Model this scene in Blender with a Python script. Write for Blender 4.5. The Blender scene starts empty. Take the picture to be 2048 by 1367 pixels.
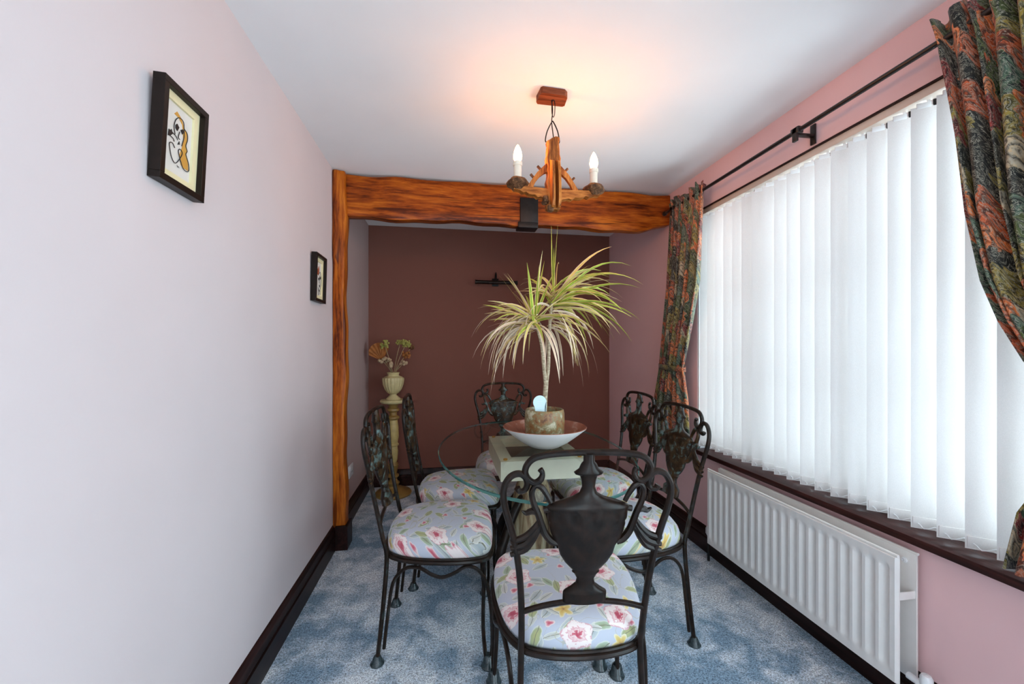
import bpy, bmesh, math, random
from mathutils import Vector, Matrix
R = math.radians
PI = math.pi
random.seed(7)
sc = bpy.context.scene
C = sc.collection

# ------------------------------------------------------------------ camera, world, light, exposure
cam = bpy.data.cameras.new('camera')
cam.sensor_width = 36.0
cam.lens = 800.0 / 2048.0 * 36.0
cam.shift_y = 14.5 / 2048.0
cam.clip_start = 0.02
cam_o = bpy.data.objects.new('camera', cam)
cam_o.location = (0, 0, 1.21)
cam_o.rotation_euler = (R(90), 0, -math.atan(128 / 800.0))
C.objects.link(cam_o)
sc.camera = cam_o

SKY = (0.73, 0.92, 1.03)
SKY_POWER = 16.0
BULB_POWER = 400.0
world = bpy.data.worlds.new('overcast_sky')
sc.world = world
world.use_nodes = True
wn = world.node_tree
wn.nodes['Background'].inputs[0].default_value = (*SKY, 1)
wn.nodes['Background'].inputs[1].default_value = SKY_POWER

sc.view_settings.view_transform = 'Standard'
sc.view_settings.look = 'None'
sc.view_settings.gamma = 1.0
sc.view_settings.use_curve_mapping = False
sc.view_settings.exposure = -1.15
sc.cycles.max_bounces = 9
sc.cycles.diffuse_bounces = 6
sc.cycles.glossy_bounces = 3
sc.cycles.transmission_bounces = 4
sc.cycles.transparent_max_bounces = 10
sc.cycles.use_adaptive_sampling = True
sc.cycles.adaptive_threshold = 0.09
sc.cycles.adaptive_min_samples = 16
sc.cycles.caustics_reflective = False
sc.cycles.caustics_refractive = False
sc.cycles.sample_clamp_indirect = 6.0

def portal(y0, y1, z0, z1, x, rear=False):
    l = bpy.data.lights.new('window_portal', 'AREA')
    l.shape = 'RECTANGLE'
    l.size = y1 - y0
    l.size_y = z1 - z0
    l.cycles.is_portal = True
    o = bpy.data.objects.new('window_portal', l)
    # local -Z towards -X (into the room), local X along Y
    o.matrix_world = Matrix.Translation((x, (y0 + y1) / 2, (z0 + z1) / 2)) @ Matrix(((0, 0, 1, 0), (1, 0, 0, 0), (0, 1, 0, 0), (0, 0, 0, 1)))
    if rear:   # x is a y then: faces +Y, local X along X
        o.matrix_world = Matrix.Translation(((y0 + y1) / 2, x, (z0 + z1) / 2)) @ Matrix(((1, 0, 0, 0), (0, 0, -1, 0), (0, 1, 0, 0), (0, 0, 0, 1)))
    C.objects.link(o)
portal(0.70, 2.30, 0.60, 2.07, 1.69)
portal(-1.70, 0.20, 0.15, 2.12, 1.69)
portal(-0.50, 0.75, 0.05, 2.10, -2.06, True)

# ------------------------------------------------------------------ helpers: objects
def link(o, parent=None):
    C.objects.link(o)
    if parent is not None:
        o.parent = parent
    return o

def mk(name, geo, mat, parent=None, smooth=True, loc=None, angle=40, recalc=True):
    v, f = geo[0], geo[1]
    me = bpy.data.meshes.new(name)
    me.from_pydata([tuple(p) for p in v], [], [tuple(q) for q in f])
    me.update()
    bm = bmesh.new(); bm.from_mesh(me)
    if recalc: bmesh.ops.recalc_face_normals(bm, faces=bm.faces)
    bm.to_mesh(me); bm.free()
    mats = mat if isinstance(mat, (list, tuple)) else [mat]
    for m in mats:
        me.materials.append(m)
    if len(geo) > 2:
        for p, i in zip(me.polygons, geo[2]):
            p.material_index = i
    if smooth:
        me.polygons.foreach_set('use_smooth', [True] * len(me.polygons))
        try:
            me.set_sharp_from_angle(angle=R(angle))
        except Exception:
            pass
    o = bpy.data.objects.new(name, me)
    if loc is not None:
        o.location = loc
    return link(o, parent)

def tag(o, label, cat, group=None, kind=None):
    o['label'] = label
    o['category'] = cat
    if group: o['group'] = group
    if kind: o['kind'] = kind
    return o

def struct(o, label=None):
    o['kind'] = 'structure'
    if label: o['label'] = label
    return o

def thing(name, label, cat, loc=(0, 0, 0), rz=0.0, group=None):
    o = bpy.data.objects.new(name, None)
    o.empty_display_size = 0.05
    o.location = loc
    o.rotation_euler = (0, 0, rz)
    C.objects.link(o)
    return tag(o, label, cat, group)

def copy_tree(o, parent=None):
    c = o.copy()
    C.objects.link(c)
    c.parent = parent
    for ch in list(o.children):
        copy_tree(ch, c)
    return c

# ------------------------------------------------------------------ helpers: geometry
def join(*gs):
    V, F = [], []
    for g in gs:
        n = len(V)
        V += list(g[0])
        F += [tuple(i + n for i in q) for q in g[1]]
    return V, F

def xf(g, m):
    return [tuple(m @ Vector(p)) for p in g[0]], g[1]

def box(x0, x1, y0, y1, z0, z1, bev=0.0, seg=2):
    bm = bmesh.new()
    bmesh.ops.create_cube(bm, size=1)
    for v in bm.verts:
        v.co = Vector(((x0 + x1) / 2 + v.co.x * (x1 - x0), (y0 + y1) / 2 + v.co.y * (y1 - y0), (z0 + z1) / 2 + v.co.z * (z1 - z0)))
    if bev > 0:
        bmesh.ops.bevel(bm, geom=list(bm.edges), offset=bev, segments=seg, profile=0.5, affect='EDGES')
    bm.verts.index_update()
    V = [tuple(v.co) for v in bm.verts]
    F = [tuple(v.index for v in f.verts) for f in bm.faces]
    bm.free()
    return V, F

def spline(pts, n=6, closed=False):
    P = [Vector(p) for p in pts]
    out = []
    m = len(P)
    rng = m if closed else m - 1
    for i in range(rng):
        if closed:
            a, b, c, d = P[(i - 1) % m], P[i], P[(i + 1) % m], P[(i + 2) % m]
        else:
            b, c = P[i], P[i + 1]
            a = P[i - 1] if i > 0 else b * 2 - c
            d = P[i + 2] if i + 2 < m else c * 2 - b
        for k in range(n):
            t = k / n
            out.append(0.5 * ((2 * b) + (c - a) * t + (2 * a - 5 * b + 4 * c - d) * t * t + (3 * b - a - 3 * c + d) * t ** 3))
    if not closed:
        out.append(P[-1])
    return out

def tube(pts, r, sides=8, closed=False, n=0, flat=1.0):
    """sweep a circle along pts; r a number or list; flat squashes the 2nd axis"""
    if n:
        if isinstance(r, (list, tuple)):
            m = len(pts)
            rr = []
            tot = (m - 1) * n + 1
            for i in range(tot):
                t = i / n
                k = min(int(t), m - 2)
                rr.append(r[k] + (r[k + 1] - r[k]) * (t - k))
            r = rr
        pts = spline(pts, n, closed)
    P = [Vector(p) for p in pts]
    m = len(P)
    rs = r if isinstance(r, (list, tuple)) else [r] * m
    T = []
    for i in range(m):
        if closed:
            t = P[(i + 1) % m] - P[(i - 1) % m]
        else:
            t = P[min(i + 1, m - 1)] - P[max(i - 1, 0)]
        T.append(t.normalized() if t.length > 1e-9 else Vector((0, 0, 1)))
    up = Vector((0, 1, 0)) if abs(T[0].y) < 0.9 else Vector((1, 0, 0))
    nrm = (up - T[0] * up.dot(T[0])).normalized()
    V, F = [], []
    for i in range(m):
        nrm = (nrm - T[i] * nrm.dot(T[i]))
        nrm = nrm.normalized() if nrm.length > 1e-6 else Vector((1, 0, 0))
        bi = T[i].cross(nrm)
        for k in range(sides):
            a = 2 * PI * k / sides
            V.append(tuple(P[i] + (nrm * math.cos(a) * flat + bi * math.sin(a)) * rs[i]))
    for i in range(m if closed else m - 1):
        j = (i + 1) % m
        for k in range(sides):
            l = (k + 1) % sides
            F.append((i * sides + k, i * sides + l, j * sides + l, j * sides + k))
    if not closed:
        F.append(tuple(range(sides)))
        F.append(tuple((m - 1) * sides + k for k in range(sides)))
    return V, F

def lathe(prof, n=24, cx=0, cy=0, cz=0, sx=1.0, sy=1.0, mod=None, cap=True):
    """prof list of (r, z)"""
    V, F = [], []
    for r, z in prof:
        for k in range(n):
            a = 2 * PI * k / n
            q = mod(a, z) if mod else 1.0
            V.append((cx + r * q * math.cos(a) * sx, cy + r * q * math.sin(a) * sy, cz + z))
    for i in range(len(prof) - 1):
        for k in range(n):
            l = (k + 1) % n
            F.append((i * n + k, i * n + l, (i + 1) * n + l, (i + 1) * n + k))
    if cap and prof[0][0] > 1e-5: F.append(tuple(range(n)))
    if cap and prof[-1][0] > 1e-5: F.append(tuple((len(prof) - 1) * n + k for k in range(n)))
    return V, F

def prism(poly, h0, h1, axis='z'):
    """extrude a 2D polygon (a,b) along axis; axis x -> (h,a,b), y -> (a,h,b), z -> (a,b,h)"""
    def p(a, b, h):
        return {'x': (h, a, b), 'y': (a, h, b), 'z': (a, b, h)}[axis]
    n = len(poly)
    V = [p(a, b, h0) for a, b in poly] + [p(a, b, h1) for a, b in poly]
    F = [tuple(range(n)), tuple(range(2 * n - 1, n - 1, -1))]
    for i in range(n):
        j = (i + 1) % n
        F.append((i, j, n + j, n + i))
    return V, F

def blob(c, r, sx=1, sy=1, sz=1, sub=2, jit=0.0):
    bm = bmesh.new()
    bmesh.ops.create_icosphere(bm, subdivisions=sub, radius=r)
    V = []
    for v in bm.verts:
        q = 1 + random.uniform(-jit, jit)
        V.append((c[0] + v.co.x * sx * q, c[1] + v.co.y * sy * q, c[2] + v.co.z * sz * q))
    bm.verts.index_update()
    F = [tuple(v.index for v in f.verts) for f in bm.faces]
    bm.free()
    return V, F

# ------------------------------------------------------------------ helpers: materials
class NT:
    def __init__(self, name):
        self.m = bpy.data.materials.new(name)
        self.m.use_nodes = True
        self.t = self.m.node_tree
        self.b = self.t.nodes['Principled BSDF']
        self.out = self.t.nodes['Material Output']
    def n(self, typ, **kw):
        x = self.t.nodes.new(typ)
        for k, v in kw.items():
            setattr(x, k, v)
        return x
    def l(self, a, b):
        self.t.links.new(a, b)
    def setin(self, sock, v):
        if isinstance(v, bpy.types.NodeSocket):
            self.l(v, sock)
        else:
            sock.default_value = v
    def math(self, op, a, b=0.0, c=None):
        x = self.n('ShaderNodeMath', operation=op)
        self.setin(x.inputs[0], a)
        self.setin(x.inputs[1], b)
        if c is not None: self.setin(x.inputs[2], c)
        return x.outputs[0]
    def vmath(self, op, a, b=(0, 0, 0)):
        x = self.n('ShaderNodeVectorMath', operation=op)
        self.setin(x.inputs[0], a)
        self.setin(x.inputs[1], b)
        return x.outputs['Value'] if op in ('LENGTH', 'DOT_PRODUCT', 'DISTANCE') else x.outputs[0]
    def coord(self, which='Object', scale=(1, 1, 1), rot=(0, 0, 0), loc=(0, 0, 0)):
        tc = self.n('ShaderNodeTexCoord')
        mp = self.n('ShaderNodeMapping')
        mp.inputs['Scale'].default_value = scale
        mp.inputs['Rotation'].default_value = rot
        mp.inputs['Location'].default_value = loc
        self.l(tc.outputs[which], mp.inputs['Vector'])
        return mp.outputs[0]
    def noise(self, vec, scale, detail=3, rough=0.55, dist=0.0):
        x = self.n('ShaderNodeTexNoise')
        x.inputs['Scale'].default_value = scale
        x.inputs['Detail'].default_value = detail
        x.inputs['Roughness'].default_value = rough
        x.inputs['Distortion'].default_value = dist
        self.l(vec, x.inputs['Vector'])
        return x
    def ramp(self, fac, stops, interp='LINEAR'):
        x = self.n('ShaderNodeValToRGB')
        cr = x.color_ramp
        cr.interpolation = interp
        while len(cr.elements) < len(stops):
            cr.elements.new(0.5)
        for e, (p, c) in zip(cr.elements, stops):
            e.position = p
            e.color = c if len(c) == 4 else (*c, 1)
        self.l(fac, x.inputs[0])
        return x.outputs[0]
    def mix(self, fac, a, b, typ='MIX'):
        x = self.n('ShaderNodeMix', data_type='RGBA', blend_type=typ)
        self.setin(x.inputs[0], fac)
        for s, v in ((x.inputs[6], a), (x.inputs[7], b)):
            if isinstance(v, bpy.types.NodeSocket): self.l(v, s)
            else: s.default_value = v if len(v) == 4 else (*v, 1)
        return x.outputs[2]
    def matte(self, col):
        """plain diffuse surface instead of the principled one"""
        d = self.n('ShaderNodeBsdfDiffuse')
        self.l(col, d.inputs[0])
        self.t.nodes.remove(self.b)
        self.b = d
        self.l(d.outputs[0], self.out.inputs[0])
        return self.m
    def bump(self, height, strength=0.2, dist=0.002):
        x = self.n('ShaderNodeBump')
        x.inputs['Strength'].default_value = strength
        x.inputs['Distance'].default_value = dist
        self.l(height, x.inputs['Height'])
        self.l(x.outputs[0], self.b.inputs['Normal'])
    def base(self, col=None, rough=0.5, metal=0.0, spec=0.5):
        if col is not None:
            if isinstance(col, bpy.types.NodeSocket): self.l(col, self.b.inputs['Base Color'])
            else: self.b.inputs['Base Color'].default_value = (*col, 1)
        self.b.inputs['Roughness'].default_value = rough
        self.b.inputs['Metallic'].default_value = metal
        self.b.inputs['Specular IOR Level'].default_value = spec
        return self.m

def plain(name, col, rough=0.5, metal=0.0, spec=0.5, var=0.06, vs=30.0, bump=0.0):
    t = NT(name)
    co = t.coord()
    nz = t.noise(co, vs, 4)
    lo = tuple(max(0, c * (1 - var)) for c in col)
    hi = tuple(min(1, c * (1 + var)) for c in col)
    t.base(t.ramp(nz.outputs[0], [(0.3, lo), (0.7, hi)]), rough, metal, spec)
    if bump: t.bump(nz.outputs[0], bump, 0.002)
    return t.m

def wall_paint(name, col, spec=0.3, rough=0.75):
    t = NT(name)
    co = t.coord()
    a = t.noise(co, 1.7, 3)
    lo = tuple(c * 0.97 for c in col); hi = tuple(min(1, c * 1.03) for c in col)
    t.matte(t.ramp(a.outputs[0], [(0.3, lo), (0.7, hi)]))
    b = t.noise(co, 260, 2)
    t.bump(b.outputs[0], 0.08, 0.001)
    return t.m

def wood(name, dark, mid, light, axis=0, scale=14.0, rough=0.35, stretch=0.07, bump=0.25):
    t = NT(name)
    s = [1, 1, 1]; s[axis] = stretch
    co = t.coord(scale=tuple(s))
    a = t.noise(co, scale, 6, 0.62, 0.6)
    b = t.noise(co, scale * 7, 4, 0.6, 0.2)
    f = t.math('ADD', t.math('MULTIPLY', a.outputs[0], 0.62), t.math('MULTIPLY', b.outputs[0], 0.38))
    col = t.ramp(f, [(0.40, dark), (0.5, mid), (0.60, light)])
    s2 = list(s); s2[axis] = stretch * 0.5
    ck = t.noise(t.coord(scale=tuple(s2), loc=(3.1, 1.7, 0.4)), scale * 3.2, 3, 0.5, 0.3)
    col = t.mix(t.ramp(ck.outputs[0], [(0.60, (0, 0, 0)), (0.68, (0.85, 0.85, 0.85))]), col, dark)
    t.base(col, rough, 0, 0.18)
    t.bump(f, bump, 0.004)
    return t.m

M = {}
M['pink'] = wall_paint('pink_paint', (0.79, 0.51, 0.505))
M['palepink'] = wall_paint('pale_pink_wall', (0.665, 0.575, 0.57))  # left wall, a paler pink than the other pink walls
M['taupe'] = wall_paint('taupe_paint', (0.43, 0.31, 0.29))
M['mauve'] = wall_paint('dark_mauve_paint', (0.215, 0.088, 0.066), rough=0.7)
M['ceiling'] = wall_paint('ceiling_white', (0.84, 0.83, 0.83), spec=0.35, rough=0.5)
M['white'] = plain('white_gloss', (0.78, 0.745, 0.71), 0.3, var=0.02)
M['headrail'] = plain('cream_headrail', (0.62, 0.50, 0.42), 0.4, var=0.02)
M['upvc'] = plain('white_window_frame', (0.82, 0.83, 0.84), 0.35, var=0.02)
M['skirt'] = wood('dark_skirting_wood', (0.010, 0.004, 0.003), (0.020, 0.007, 0.006), (0.034, 0.012, 0.010), axis=1, rough=0.35, bump=0.1)
M['sill'] = wood('dark_sill_wood', (0.018, 0.005, 0.004), (0.035, 0.010, 0.008), (0.06, 0.017, 0.014), axis=1, rough=0.38, bump=0.1)
M['beam'] = wood('varnished_beam_wood', (0.06, 0.008, 0.001), (0.28, 0.052, 0.004), (0.50, 0.130, 0.010), axis=0, scale=9, rough=0.36, stretch=0.10)
M['post'] = wood('varnished_post_wood', (0.08, 0.011, 0.001), (0.32, 0.065, 0.005), (0.52, 0.145, 0.012), axis=2, scale=11, rough=0.36, stretch=0.10)
M['iron'] = plain('black_iron', (0.012, 0.010, 0.010), 0.45, 0.5, var=0.3)
M['lampwood'] = wood('lamp_oak', (0.16, 0.04, 0.008), (0.40, 0.12, 0.022), (0.58, 0.21, 0.045), axis=2, scale=30, rough=0.45, stretch=0.12)
M['lampwood_x'] = wood('lamp_oak_arm', (0.16, 0.04, 0.008), (0.40, 0.12, 0.022), (0.58, 0.21, 0.045), axis=0, scale=30, rough=0.45, stretch=0.12)
M['bark'] = wood('lamp_bark', (0.05, 0.02, 0.008), (0.14, 0.06, 0.025), (0.24, 0.11, 0.05), axis=2, scale=40, rough=0.7, stretch=0.5, bump=0.5)
M['rosewood'] = wood('lamp_plate_wood', (0.07, 0.016, 0.006), (0.16, 0.04, 0.016), (0.24, 0.07, 0.03), axis=0, scale=25, rough=0.5)
M['candle'] = plain('ivory_candle_sleeve', (0.80, 0.70, 0.56), 0.5, var=0.03)
M['frame'] = plain('dark_brown_frame', (0.013, 0.008, 0.006), 0.4, spec=0.2, var=0.2)
M['mat'] = plain('cream_mount', (0.80, 0.70, 0.42), 0.8, var=0.02)
M['paper'] = plain('print_paper', (0.72, 0.68, 0.62), 0.8, var=0.02)
M['ink'] = plain('black_ink', (0.012, 0.010, 0.010), 0.6, var=0.1)
M['ochre'] = plain('ochre_print', (0.60, 0.30, 0.05), 0.7, var=0.05)
M['rust'] = plain('rust_print', (0.35, 0.08, 0.03), 0.7, var=0.05)
M['plastic'] = plain('white_plastic', (0.75, 0.75, 0.76), 0.3, var=0.01)
M['rail'] = plain('black_pole', (0.014, 0.009, 0.009), 0.35, 0.2, var=0.2)
M['cream'] = plain('cream_painted_wood', (0.74, 0.68, 0.50), 0.35, var=0.08, vs=12)
M['darkpanel'] = plain('dark_brown_panel', (0.035, 0.018, 0.015), 0.3, var=0.2)
M['soil'] = plain('potting_soil', (0.02, 0.014, 0.010), 0.95, var=0.4, vs=120, bump=0.8)
M['cup'] = None

# weathered carved pedestal
t = NT('weathered_carved_wood')
co = t.coord(scale=(1, 1, 0.16))
a = t.noise(co, 26, 6, 0.65, 0.8)
t.base(t.ramp(a.outputs[0], [(0.30, (0.05, 0.025, 0.012)), (0.45, (0.22, 0.13, 0.06)), (0.56, (0.42, 0.34, 0.20)), (0.70, (0.52, 0.48, 0.34))]), 0.6)
t.bump(a.outputs[0], 0.6, 0.006)
M['carved'] = t.m

# bronze of the chairs with verdigris
def bronze(name, amount):
    """dark bronze; the side that faces the sitter has blue green patina on gold brown that stands for lamplight"""
    t = NT(name)
    tc = t.n('ShaderNodeTexCoord')
    co = tc.outputs['Object']
    a = t.noise(co, 38, 5, 0.6, 0.4)
    b = t.noise(co, 34, 4, 0.6, 0.5)
    dark = t.ramp(a.outputs[0], [(0.40, (0.008, 0.0045, 0.003)), (0.70, (0.020, 0.010, 0.006))])
    sep = t.n('ShaderNodeSeparateXYZ'); t.l(tc.outputs['Normal'], sep.inputs[0])
    front = t.math('MULTIPLY', t.math('GREATER_THAN', sep.outputs[1], 0.25), amount)
    gold = t.ramp(a.outputs[0], [(0.42, (0.018, 0.009, 0.004)), (0.66, (0.075, 0.036, 0.012))])  # lamplight on the front painted in as a lighter gold brown
    pat = t.ramp(b.outputs[0], [(0.52, (0, 0, 0)), (0.66, (1, 1, 1))])
    fr = t.mix(pat, gold, (0.13, 0.21, 0.20))
    t.base(t.mix(front, dark, fr), 0.30, 0.0, 0.22)
    t.bump(a.outputs[0], 0.15, 0.002)
    return t.m
M['bronze'] = bronze('dark_bronze', 0.15)
M['verdigris'] = bronze('dark_bronze_verdigris', 0.75)

t = NT('smoky_caster_cup')
t.base((0.07, 0.10, 0.11), 0.2)
t.b.inputs['Transmission Weight'].default_value = 0.55
M['cup'] = t.m

# carpet
t = NT('blue_grey_carpet')
co = t.coord()
a = t.noise(co, 2.6, 4, 0.6, 0.7)
p = t.noise(co, 9.0, 3, 0.6, 0.5)
s = t.noise(co, 240, 2, 0.7)
g = t.noise(co, 110, 2, 0.7)
f = t.math('ADD', t.math('MULTIPLY', a.outputs[0], 0.6), t.math('MULTIPLY', p.outputs[0], 0.4))
base = t.ramp(f, [(0.42, (0.24, 0.34, 0.44)), (0.50, (0.47, 0.55, 0.63)), (0.58, (0.74, 0.79, 0.84))])
sp = t.ramp(t.math('ADD', t.math('MULTIPLY', s.outputs[0], 0.6), t.math('MULTIPLY', g.outputs[0], 0.4)), [(0.36, (0.22, 0.22, 0.22)), (0.64, (1.75, 1.75, 1.75))])
t.matte(t.mix(1.0, base, sp, 'MULTIPLY'))
t.bump(t.math('ADD', s.outputs[0], g.outputs[0]), 0.7, 0.006)
M['carpet'] = t.m

# thin glass: transparent with a weak mirror reflection
def thin_glass(name, tint, refl):
    t = NT(name)
    t.t.nodes.remove(t.b)
    tr = t.n('ShaderNodeBsdfTransparent'); tr.inputs[0].default_value = (*tint, 1)
    mx = t.n('ShaderNodeMixShader')
    t.l(tr.outputs[0], mx.inputs[1])
    if refl:
        gl = t.n('ShaderNodeBsdfGlossy'); gl.inputs['Roughness'].default_value = 0.02
        lw = t.n('ShaderNodeLayerWeight'); lw.inputs[0].default_value = 0.16
        t.l(t.math('MULTIPLY', lw.outputs['Fresnel'], refl), mx.inputs[0])
        t.l(gl.outputs[0], mx.inputs[2])
    else:
        mx.inputs[0].default_value = 0.0
    t.l(mx.outputs[0], t.out.inputs[0])
    return t.m
M['pane'] = thin_glass('window_glass', (0.97, 0.98, 0.98), 0.0)
M['tableglass'] = thin_glass('table_glass', (0.95, 0.985, 0.975), 1.0)
M['glassunder'] = thin_glass('table_glass_underside', (0.96, 0.985, 0.98), 0.0)
t = NT('green_glass_edge')
t.base((0.03, 0.16, 0.15), 0.08)
t.b.inputs['Transmission Weight'].default_value = 0.45
M['glassedge'] = t.m

# translucent blind fabric
t = NT('white_blind_fabric')
t.t.nodes.remove(t.b)
co = t.coord()
nz = t.noise(co, 400, 2)
col = t.ramp(nz.outputs[0], [(0.3, (0.72, 0.685, 0.665)), (0.7, (0.77, 0.735, 0.715))])
d = t.n('ShaderNodeBsdfDiffuse'); tl = t.n('ShaderNodeBsdfTranslucent'); mx = t.n('ShaderNodeMixShader')
t.l(col, d.inputs[0]); t.l(col, tl.inputs[0])
mx.inputs[0].default_value = 0.06
t.l(d.outputs[0], mx.inputs[1]); t.l(tl.outputs[0], mx.inputs[2]); t.l(mx.outputs[0], t.out.inputs[0])
M['blind'] = t.m

# bulbs
t = NT('warm_bulb')
t.base((1, 0.9, 0.7), 0.2)
t.b.inputs['Emission Color'].default_value = (1.0, 0.38, 0.085, 1)
t.b.inputs['Emission Strength'].default_value = BULB_POWER
M['bulb'] = t.m

# floral fabric -------------------------------------------------------------
def floral():
    t = NT('floral_seat_fabric')
    tc = t.n('ShaderNodeTexCoord')
    oi = t.n('ShaderNodeObjectInfo')
    off = t.n('ShaderNodeCombineXYZ')
    t.l(t.math('MULTIPLY', oi.outputs['Random'], 17.0), off.inputs[0])
    t.l(t.math('MULTIPLY', oi.outputs['Random'], 9.0), off.inputs[1])
    sep = t.n('ShaderNodeSeparateXYZ'); t.l(tc.outputs['Object'], sep.inputs[0])
    # unroll the cushion's sides a little so that the print runs over the edge
    cxyz = t.n('ShaderNodeCombineXYZ')
    t.l(sep.outputs[0], cxyz.inputs[0])
    t.l(t.math('ADD', sep.outputs[1], t.math('MULTIPLY', sep.outputs[2], 0.9)), cxyz.inputs[1])
    wob = t.noise(cxyz.outputs[0], 30, 2)
    w = t.vmath('SCALE', wob.outputs['Color']); t.t.nodes[-1].inputs['Scale'].default_value = 0.012
    base = t.vmath('ADD', t.vmath('ADD', cxyz.outputs[0], off.outputs[0]), w)

    def flower(scale, seed, r, petals, amp, aspect, lo, hi):
        vec = t.vmath('ADD', base, (seed * 1.37, seed * 2.11, 0))
        v = t.n('ShaderNodeTexVoronoi', voronoi_dimensions='2D')
        v.inputs['Scale'].default_value = scale
        v.inputs['Randomness'].default_value = 0.75
        t.l(vec, v.inputs['Vector'])
        loc = t.vmath('SUBTRACT', vec, v.outputs['Position'])
        rot = t.n('ShaderNodeVectorRotate', rotation_type='Z_AXIS')
        t.l(loc, rot.inputs['Vector'])
        cs = t.n('ShaderNodeSeparateColor'); t.l(v.outputs['Color'], cs.inputs[0])
        t.l(t.math('MULTIPLY', cs.outputs[0], 6.283), rot.inputs['Angle'])
        s = t.n('ShaderNodeSeparateXYZ'); t.l(rot.outputs[0], s.inputs[0])
        x = s.outputs[0]; y = t.math('MULTIPLY', s.outputs[1], aspect)
        ln = t.math('SQRT', t.math('ADD', t.math('MULTIPLY', x, x), t.math('MULTIPLY', y, y)))
        rho = t.math('DIVIDE', ln, r)
        if amp:
            an = t.math('ARCTAN2', y, x)
            rho = t.math('DIVIDE', rho, t.math('ADD', 1.0, t.math('MULTIPLY', t.math('COSINE', t.math('MULTIPLY', an, petals)), amp)))
        pick = t.math('MULTIPLY', t.math('GREATER_THAN', cs.outputs[1], lo), t.math('LESS_THAN', cs.outputs[1], hi))
        mask = t.math('MULTIPLY', pick, t.math('LESS_THAN', rho, 1.0))
        return rho, mask, y
    col = t.mix(0.5, (0.44, 0.46, 0.53), (0.44, 0.46, 0.53))
    # pale sprigs and leaves
    for seed, sc_, r, asp, a, b in ((1, 14, 0.030, 2.2, (0.42, 0.45, 0.44), (0.30, 0.34, 0.36)), (2, 13, 0.027, 2.0, (0.33, 0.40, 0.28), (0.22, 0.26, 0.12)), (3, 15, 0.024, 2.4, (0.50, 0.50, 0.45), (0.42, 0.42, 0.40)), (9, 12, 0.030, 2.1, (0.30, 0.33, 0.16), (0.38, 0.36, 0.12))):
        rho, mask, y = flower(sc_, seed, r, 1, 0, asp, 0.30, 0.95)
        vein = t.math('LESS_THAN', t.math('ABSOLUTE', y), 0.0018)
        lc = t.mix(vein, t.ramp(rho, [(0.0, b), (0.75, a), (1.0, (0.62, 0.62, 0.56))]), (0.16, 0.15, 0.10))
        col = t.mix(mask, col, lc)
    # stems
    st = t.noise(base, 11, 1, 0.5, 0.8)
    stem = t.math('LESS_THAN', t.math('ABSOLUTE', t.math('SUBTRACT', st.outputs[0], 0.5)), 0.0045)
    col = t.mix(t.math('MULTIPLY', stem, 0.7), col, (0.40, 0.37, 0.26))
    # yellow flowers
    rho, mask, y = flower(8.5, 5, 0.022, 5, 0.30, 1.0, 0.35, 0.80)
    col = t.mix(mask, col, t.ramp(rho, [(0.0, (0.25, 0.10, 0.02)), (0.25, (0.55, 0.33, 0.06)), (0.7, (0.62, 0.47, 0.14)), (0.95, (0.66, 0.60, 0.42))]))
    # small buds
    rho, mask, y = flower(12, 6, 0.013, 3, 0.2, 1.2, 0.55, 1.0)
    col = t.mix(mask, col, t.ramp(rho, [(0.0, (0.42, 0.03, 0.06)), (0.5, (0.55, 0.16, 0.20)), (0.9, (0.70, 0.58, 0.55))]))
    # large roses: swirling petals
    rho, mask, y = flower(6.2, 7, 0.043, 5, 0.10, 1.12, 0.12, 0.92)
    sw = t.noise(base, 55, 2, 0.5, 1.6)
    q = t.math('ADD', rho, t.math('MULTIPLY', t.math('SUBTRACT', sw.outputs[0], 0.5), 0.9))
    rose = t.ramp(q, [(0.05, (0.40, 0.025, 0.06)), (0.28, (0.55, 0.14, 0.17)), (0.34, (0.74, 0.58, 0.55)), (0.55, (0.62, 0.30, 0.32)), (0.60, (0.78, 0.68, 0.64)), (0.93, (0.76, 0.65, 0.62)), (1.0, (0.60, 0.32, 0.34))])
    col = t.mix(mask, col, rose)
    col = t.mix(0.08, col, (0.52, 0.53, 0.56))
    wv = t.noise(tc.outputs['Object'], 700, 1)
    t.base(col, 0.85, 0, 0.2)
    t.bump(wv.outputs[0], 0.15, 0.001)
    t.b.inputs['Sheen Weight'].default_value = 0.2
    return t.m
M['floral'] = floral()

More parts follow.
